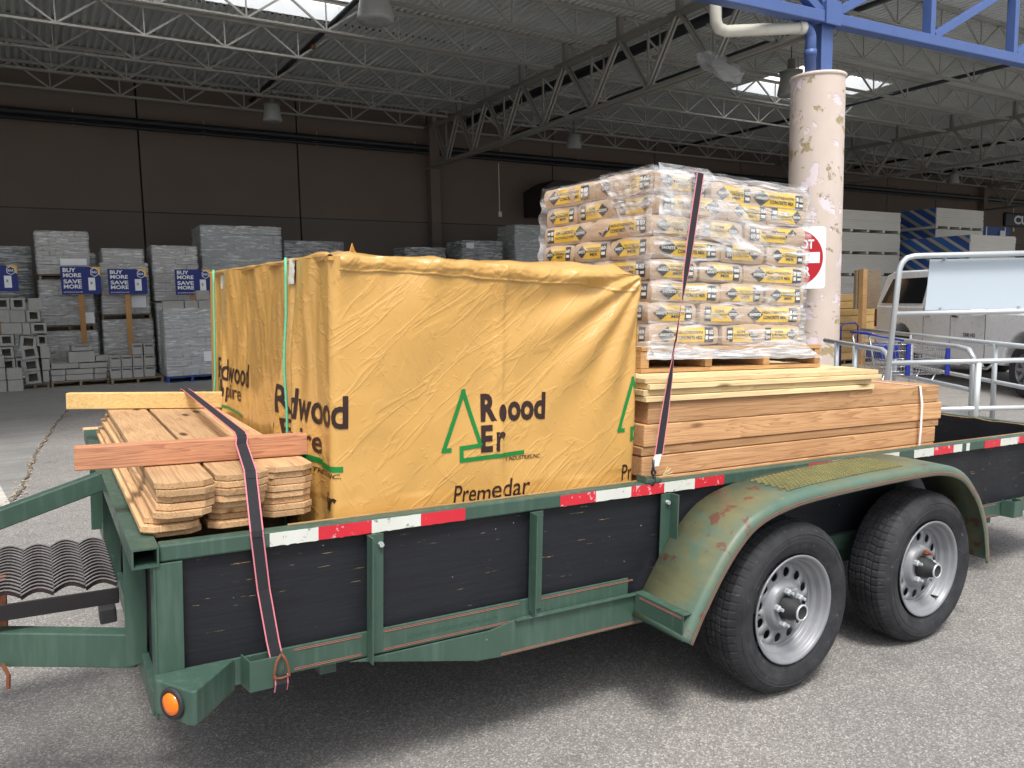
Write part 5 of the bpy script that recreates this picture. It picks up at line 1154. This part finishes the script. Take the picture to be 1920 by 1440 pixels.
# timber pile, trolley, posts behind pillar
for i in range(9):
    o = MB().box(13.6, 15.6, 8.6, 9.4, .12 + i * .155, .12 + i * .155 + .145).build('yellow_board_stack', WOODZ if i < 0 else FIRX, None, (14, 8.6, .12 + i * .155), bevel=.01)
    tag(o, 'yellow board bundle behind the pillar, %s from the bottom of its pile' % names[i], 'board bundle', 'yellow board bundles')
pallet(13.6, 15.6, 8.6, 9.4, .0 + .002, 'pallet under the yellow board bundles behind the pillar')
t = thing('wooden_prop', 'upright brown timber post standing left of the white pickup', 'post', (14.2, 7.9, 0)); MB().box(14.15, 14.28, 7.9, 8.0, 0, 2.0).build('post', PALX, t); MB().box(14.10, 14.9, 8.02, 8.08, 1.2, 1.98).build('top_board', PALD, t)
t = thing('platform_trolley', 'blue tubular platform trolley between the pillar and the shopping cart', 'trolley', (12.1, 6.9, 0))
for dy in (0, .35): MB().tube([(12.0, 6.8 + dy, .15), (12.0, 6.8 + dy, .95 - dy * .9), (12.08, 6.77 + dy, 1.0 - dy * .9), (12.25, 6.7 + dy, 1.0 - dy * .9), (12.3, 6.68 + dy, .95 - dy * .9), (12.3, 6.68 + dy, .15)], .014, 8).build('handle_frame', NAVY, t, smooth=True)
MB().box(11.9, 13.0, 6.5, 7.3, .14, .2).build('platform', PALD, t)

# ------------------------------------------------------------------ corral
def Pc(lat, fwd, z): return V((CAM.x, CAM.y, 0)) + fh * fwd + rh * lat + V((0, 0, z))
t = thing('pipe_railing', 'tall galvanised pipe railing carrying a blank pale board', 'railing', Pc(4.2, 7.9, 0))
r1 = .028
b0, b1 = Pc(3.72, 7.9, 0), Pc(3.86, 7.9, 1.75)
bend = [b1, Pc(3.885, 7.9, 1.81), Pc(3.93, 7.9, 1.855), Pc(4.0, 7.9, 1.872), Pc(4.1, 7.9, 1.875), Pc(6.0, 7.9, 1.885)]
MB().tube([b0] + bend, r1, 12).build('post_and_top_rail', GALV, t, smooth=True)
for z, l0 in ((1.305, 3.84), (.815, 3.80), (.335, 3.76)): MB().tube([Pc(l0, 7.9, z), Pc(6.0, 7.9, z + .008)], r1 * .92, 12).build('rail', GALV, t, smooth=True)
for l0 in (4.665, 6.0): MB().tube([Pc(l0, 7.9, 0), Pc(l0 + .02, 7.9, .80 if l0 < 5 else 1.87)], r1 * 1.15, 12).build('post', GALV, t, smooth=True)
g = MB(); q0, q1 = 4.19, 5.7
g.hexa([Pc(q0 - .03, 7.96, 1.335), Pc(q1, 7.96, 1.335), Pc(q1, 7.965, 1.335), Pc(q0 - .03, 7.965, 1.335), Pc(q0, 7.96, 1.84), Pc(q1, 7.96, 1.84), Pc(q1, 7.965, 1.84), Pc(q0, 7.965, 1.84)]); g.build('blank_board', WBRD, t)
for l0, z in ((4.32, 1.82), (4.3, 1.31), (5.08, 1.31)): MB().box(*(lambda c: (c.x - .012, c.x + .012, c.y - .012, c.y + .012, z, z + .05))(Pc(l0, 7.93, 0))).build('board_clip', GALV, t)
def hoop(pts, lab, legs, rails=()):
    t = thing('corral_railing', lab, 'railing', (pts[0][0], pts[0][1], 0), group='galvanised cart corral rails')
    MB().tube(pts, .03, 12).build('top_rail', GALV, t, smooth=True)
    for l in legs: MB().tube([(l[0], l[1], 0), l], .028, 10).build('leg', GALV, t, smooth=True)
    for a, b in rails: MB().tube([a, b], .025, 10).build('lower_rail', GALV, t, smooth=True)
hoop([(8.9, 4.75, .9), (7.75, 3.15, .9), (7.66, 3.03, .87), (7.62, 2.97, .78), (7.62, 2.97, .02)], 'low curved corral rail ending just left of the tall railing post', [(8.6, 4.35, .9), (8.2, 3.8, .9)])
hoop([(12.0, 6.4, .9), (8.9, 2.0, .9)], 'straight corral rail in front of the pickup truck side', [(10.8, 4.73, .9), (9.5, 2.87, .9)], [((11.6, 5.85, .45), (8.9, 2.0, .45))])
hoop([(10.2, 5.1, .9), (8.72, 2.87, .9), (8.6, 2.68, .88), (8.55, 2.6, .8), (8.55, 2.6, .02)], 'low curved corral rail bending down beside the tall railing', [(9.6, 4.2, .9)], [((9.6, 4.2, .45), (8.55, 2.63, .45))])
# shopping cart
def cart():
    o = Pc(4.92, 10, 0); X = rh; Y = fh; Z = V((0, 0, 1)); t = thing('shopping_cart', 'empty wire shopping cart with blue handle and bumpers behind the pipe rails', 'shopping cart', o)
    P = lambda u, v, z: o + X * u + Y * v + Z * z
    c8 = lambda z, u0, u1, w_: [P(u0, -w_, z), P(u1, -w_ * .8, z), P(u1, w_ * .8, z), P(u0, w_, z)]
    g = MB(); lev = [(.50, -.30, .44), (.60, -.33, .455), (.70, -.36, .465), (.80, -.40, .475), (.88, -.43, .48)]
    for z, u0, u1 in lev:
        c = c8(z, u0, u1, .24 + (z - .5) * .12); g.tube(c + [c[0]], .0035 if z not in (.50, .88) else .006, 6)
    A = c8(.50, -.30, .44, .24); Bt = c8(.88, -.43, .48, .285)
    for (i, j, n) in ((0, 1, 20), (1, 2, 10), (3, 2, 20), (0, 3, 10)):
        for k_ in range(n + 1): a = k_ / n; g.tube([A[i].lerp(A[j], a), Bt[i].lerp(Bt[j], a)], .0027, 5, cap=False)
    for k_ in range(13): a = k_ / 12; g.tube([A[0].lerp(A[1], a), A[3].lerp(A[2], a)], .0027, 5, cap=False)
    g.build('wire_basket', CHR, t, smooth=True)
    for u in (-.02, .47): MB().obox(P(u, -.265, .69), X * .028, Y * .012, Z * .2).build('blue_bumper', CASH, t, bevel=.006)
    MB().tube([P(-.50, -.28, 1.02), P(-.50, .28, 1.02)], .018, 10).tube([P(-.5, -.29, 1.01), P(-.1, -.30, .93)], .012, 8).build('handle', CASH, t, smooth=True)
    MB().obox(P(-.22, 0, .78), X * .12, Y * .2, Z * .09).build('child_seat', CASH, t, bevel=.01)
    g = MB()
    for s in (-.24, .24): g.tube([P(-.5, s, 1.0), P(-.44, s, .7), P(-.36, s, .25), P(-.3, s, .16), P(.4, s * .7, .16), P(.45, s * .7, .12)], .012, 8); g.tube([P(-.3, s, .5), P(-.36, s, .25)], .01, 8); g.tube([P(.36, s * .8, .5), P(.2, s * .8, .17)], .01, 8)
    g.build('lower_frame', CHR, t, smooth=True)
    for u, s in ((-.34, -.22), (-.34, .22), (.42, -.16), (.42, .16)): MB().lathe([(0, -.012), (.055, -.012), (.06, 0), (.055, .012), (0, .012)], P(u, s, .061), Y, 18).build('caster', BLK, t, smooth=True)
cart()

# ------------------------------------------------------------------ pickup truck
def truck():
    fr = V((11.66, 3.61, 0)); rr = V((13.78, 6.86, 0)); d = (rr - fr).normalized(); n_ = V((d.y, -d.x, 0))   # d points to the rear, n_ away from the seen side
    t = thing('pickup_truck', 'white heavy duty pickup truck parked behind the railings, partly hidden by the blank board', 'pickup truck', fr)
    P = lambda u, w_, z: fr + d * u + n_ * w_ + V((0, 0, z))
    def arch(cu, r, z0=.42, n=10): return [(cu - r * math.cos(a), .42 + r * math.sin(a)) for a in [math.pi * i / n for i in range(n + 1)]]
    low = [(-1.0, .50)] + arch(0, .53) + arch(3.88, .53) + [(5.0, .55), (5.05, .95), (5.02, 1.20), (4.9, 1.27), (1.2, 1.27), (.9, 1.22), (-.75, 1.16), (-.98, 1.0)]
    W_ = 2.0
    g = MB(); g.prism(low, lambda u, v, k_: P(u, .02 + k_ * (W_ - .04), v)); g.build('body', PAINTW, t, bevel=.03)
    cab = [(.55, 1.2), (1.3, 1.80), (1.55, 1.90), (4.55, 1.93), (4.85, 1.85), (5.0, 1.27), (5.0, 1.2)]
    g = MB(); g.prism(cab, lambda u, v, k_: P(u, .02 + (v - 1.2) * .22 + k_ * (W_ - .04 - 2 * (v - 1.2) * .22), v)); g.build('cab_roof', PAINTW, t, bevel=.03)
    def win(pts, nm='window'): g = MB(); g.prism(pts, lambda u, v, k_: P(u, .012 + (v - 1.2) * .22 - k_ * .004, v)); g.build(nm, GLASS, t)
    win([(.95, 1.30), (1.45, 1.72), (2.0, 1.76), (2.0, 1.30)]); win([(2.08, 1.30), (2.08, 1.76), (2.95, 1.78), (2.95, 1.30)]); win([(3.08, 1.32), (3.08, 1.78), (4.5, 1.78), (4.78, 1.32)])
    g = MB(); 
    for u in (1.02, 2.05, 2.98): g.prism([(u, .5), (u + .012, .5), (u + .012, 1.28), (u, 1.28)], lambda a, b, k_: P(a, .019 - k_ * .002, b))
    g.build('door_seam', DARKP, t)
    for u in (1.78, 2.72): MB().prism([(u, 1.09), (u + .2, 1.10), (u + .2, 1.14), (u, 1.13)], lambda a, b, k_: P(a, .018 - k_ * .03, b)).build('door_handle', CHR, t, bevel=.008)
    g = MB(); put_text(g, '2500 HD', lambda u, v: P(1.02 - u, .0165, v), .62 - 1.25, .98 - 1.25, .80, .86, bold=.03)
    g.build('badge', DKP, t)
    MB().prism([(4.93, .85), (5.045, .85), (5.03, 1.2), (4.93, 1.2)], lambda a, b, k_: P(a, .016 + k_ * .12, b)).build('tail_light', plain('tail_red', srgb(120, 16, 20), .2), t)
    MB().prism([(-.99, .5), (-.6, .5), (-.6, .72), (-1.04, .72)], lambda a, b, k_: P(a, .05 + k_ * 1.9, b)).build('bumper', CHR, t, bevel=.02)
    MB().tube([P(.7, -.02, .42), P(.78, -.06, .36), P(1.5, -.06, .36), P(1.6, -.02, .42)], .025, 8).build('side_step', CHR, t, smooth=True)
    MB().tube([P(2.1, -.02, .42), P(2.18, -.06, .36), P(2.9, -.06, .36), P(3.0, -.02, .42)], .025, 8).build('side_step', CHR, t, smooth=True)
    g = MB(); g.obox(P(2.0, W_ / 2, .55), d * 2.9, n_ * .8, V((0, 0, .08))); g.build('underbody', DARKP, t)
    g = MB(); g.prism([(.95, 1.15), (1.12, 1.15), (1.12, 1.38), (.98, 1.4)], lambda a, b, k_: P(a, -.02 - k_ * .22, b)); g.build('mirror', PAINTW, t, bevel=.03)
    for u in (0, 3.88):
        for w_, s in ((.03, 1), (W_ - .03, -1)):
            c = P(u, w_, .40); ax = -n_ * s
            wr = MB(); wr.lathe([(.235, .0), (.25, .015), (.32, .02), (.37, .01), (.395, -.02), (.40, -.05), (.40, -.2), (.39, -.24), (.3, -.25)], c, ax, 40); o = wr.build('wheel', BLK, t, smooth=True)
            g = MB(); g.lathe([(.235, .0), (.225, -.02), (.215, -.06), (.0, -.06)], c, ax, 36)
            x_ = d; z_ = V((0, 0, 1))
            for k_ in range(8): a = 2 * math.pi * k_ / 8; dv = x_ * math.cos(a) + z_ * math.sin(a); g.bar(c + ax * -.02 + dv * .06, c + ax * -.015 + dv * .222, .05, .03, ax)
            g.lathe([(.075, -.03), (.07, .0), (.04, .01), (0, .01)], c, ax, 20); g.build('rim', RIM, o)
truck()
# dark rubber block and red cap by the tongue
t = thing('rubber_chock', 'small black block with a pale end lying on the pavement behind the tongue', 'chock', (.08, 2.0, 0))
MB().box(.03, .10, 1.98, 2.10, 0, .085).build('rubber_body', BLK, t, bevel=.008); MB().box(.10, .15, 1.99, 2.1, 0, .075).build('pale_end', BLOCK, t, bevel=.01)
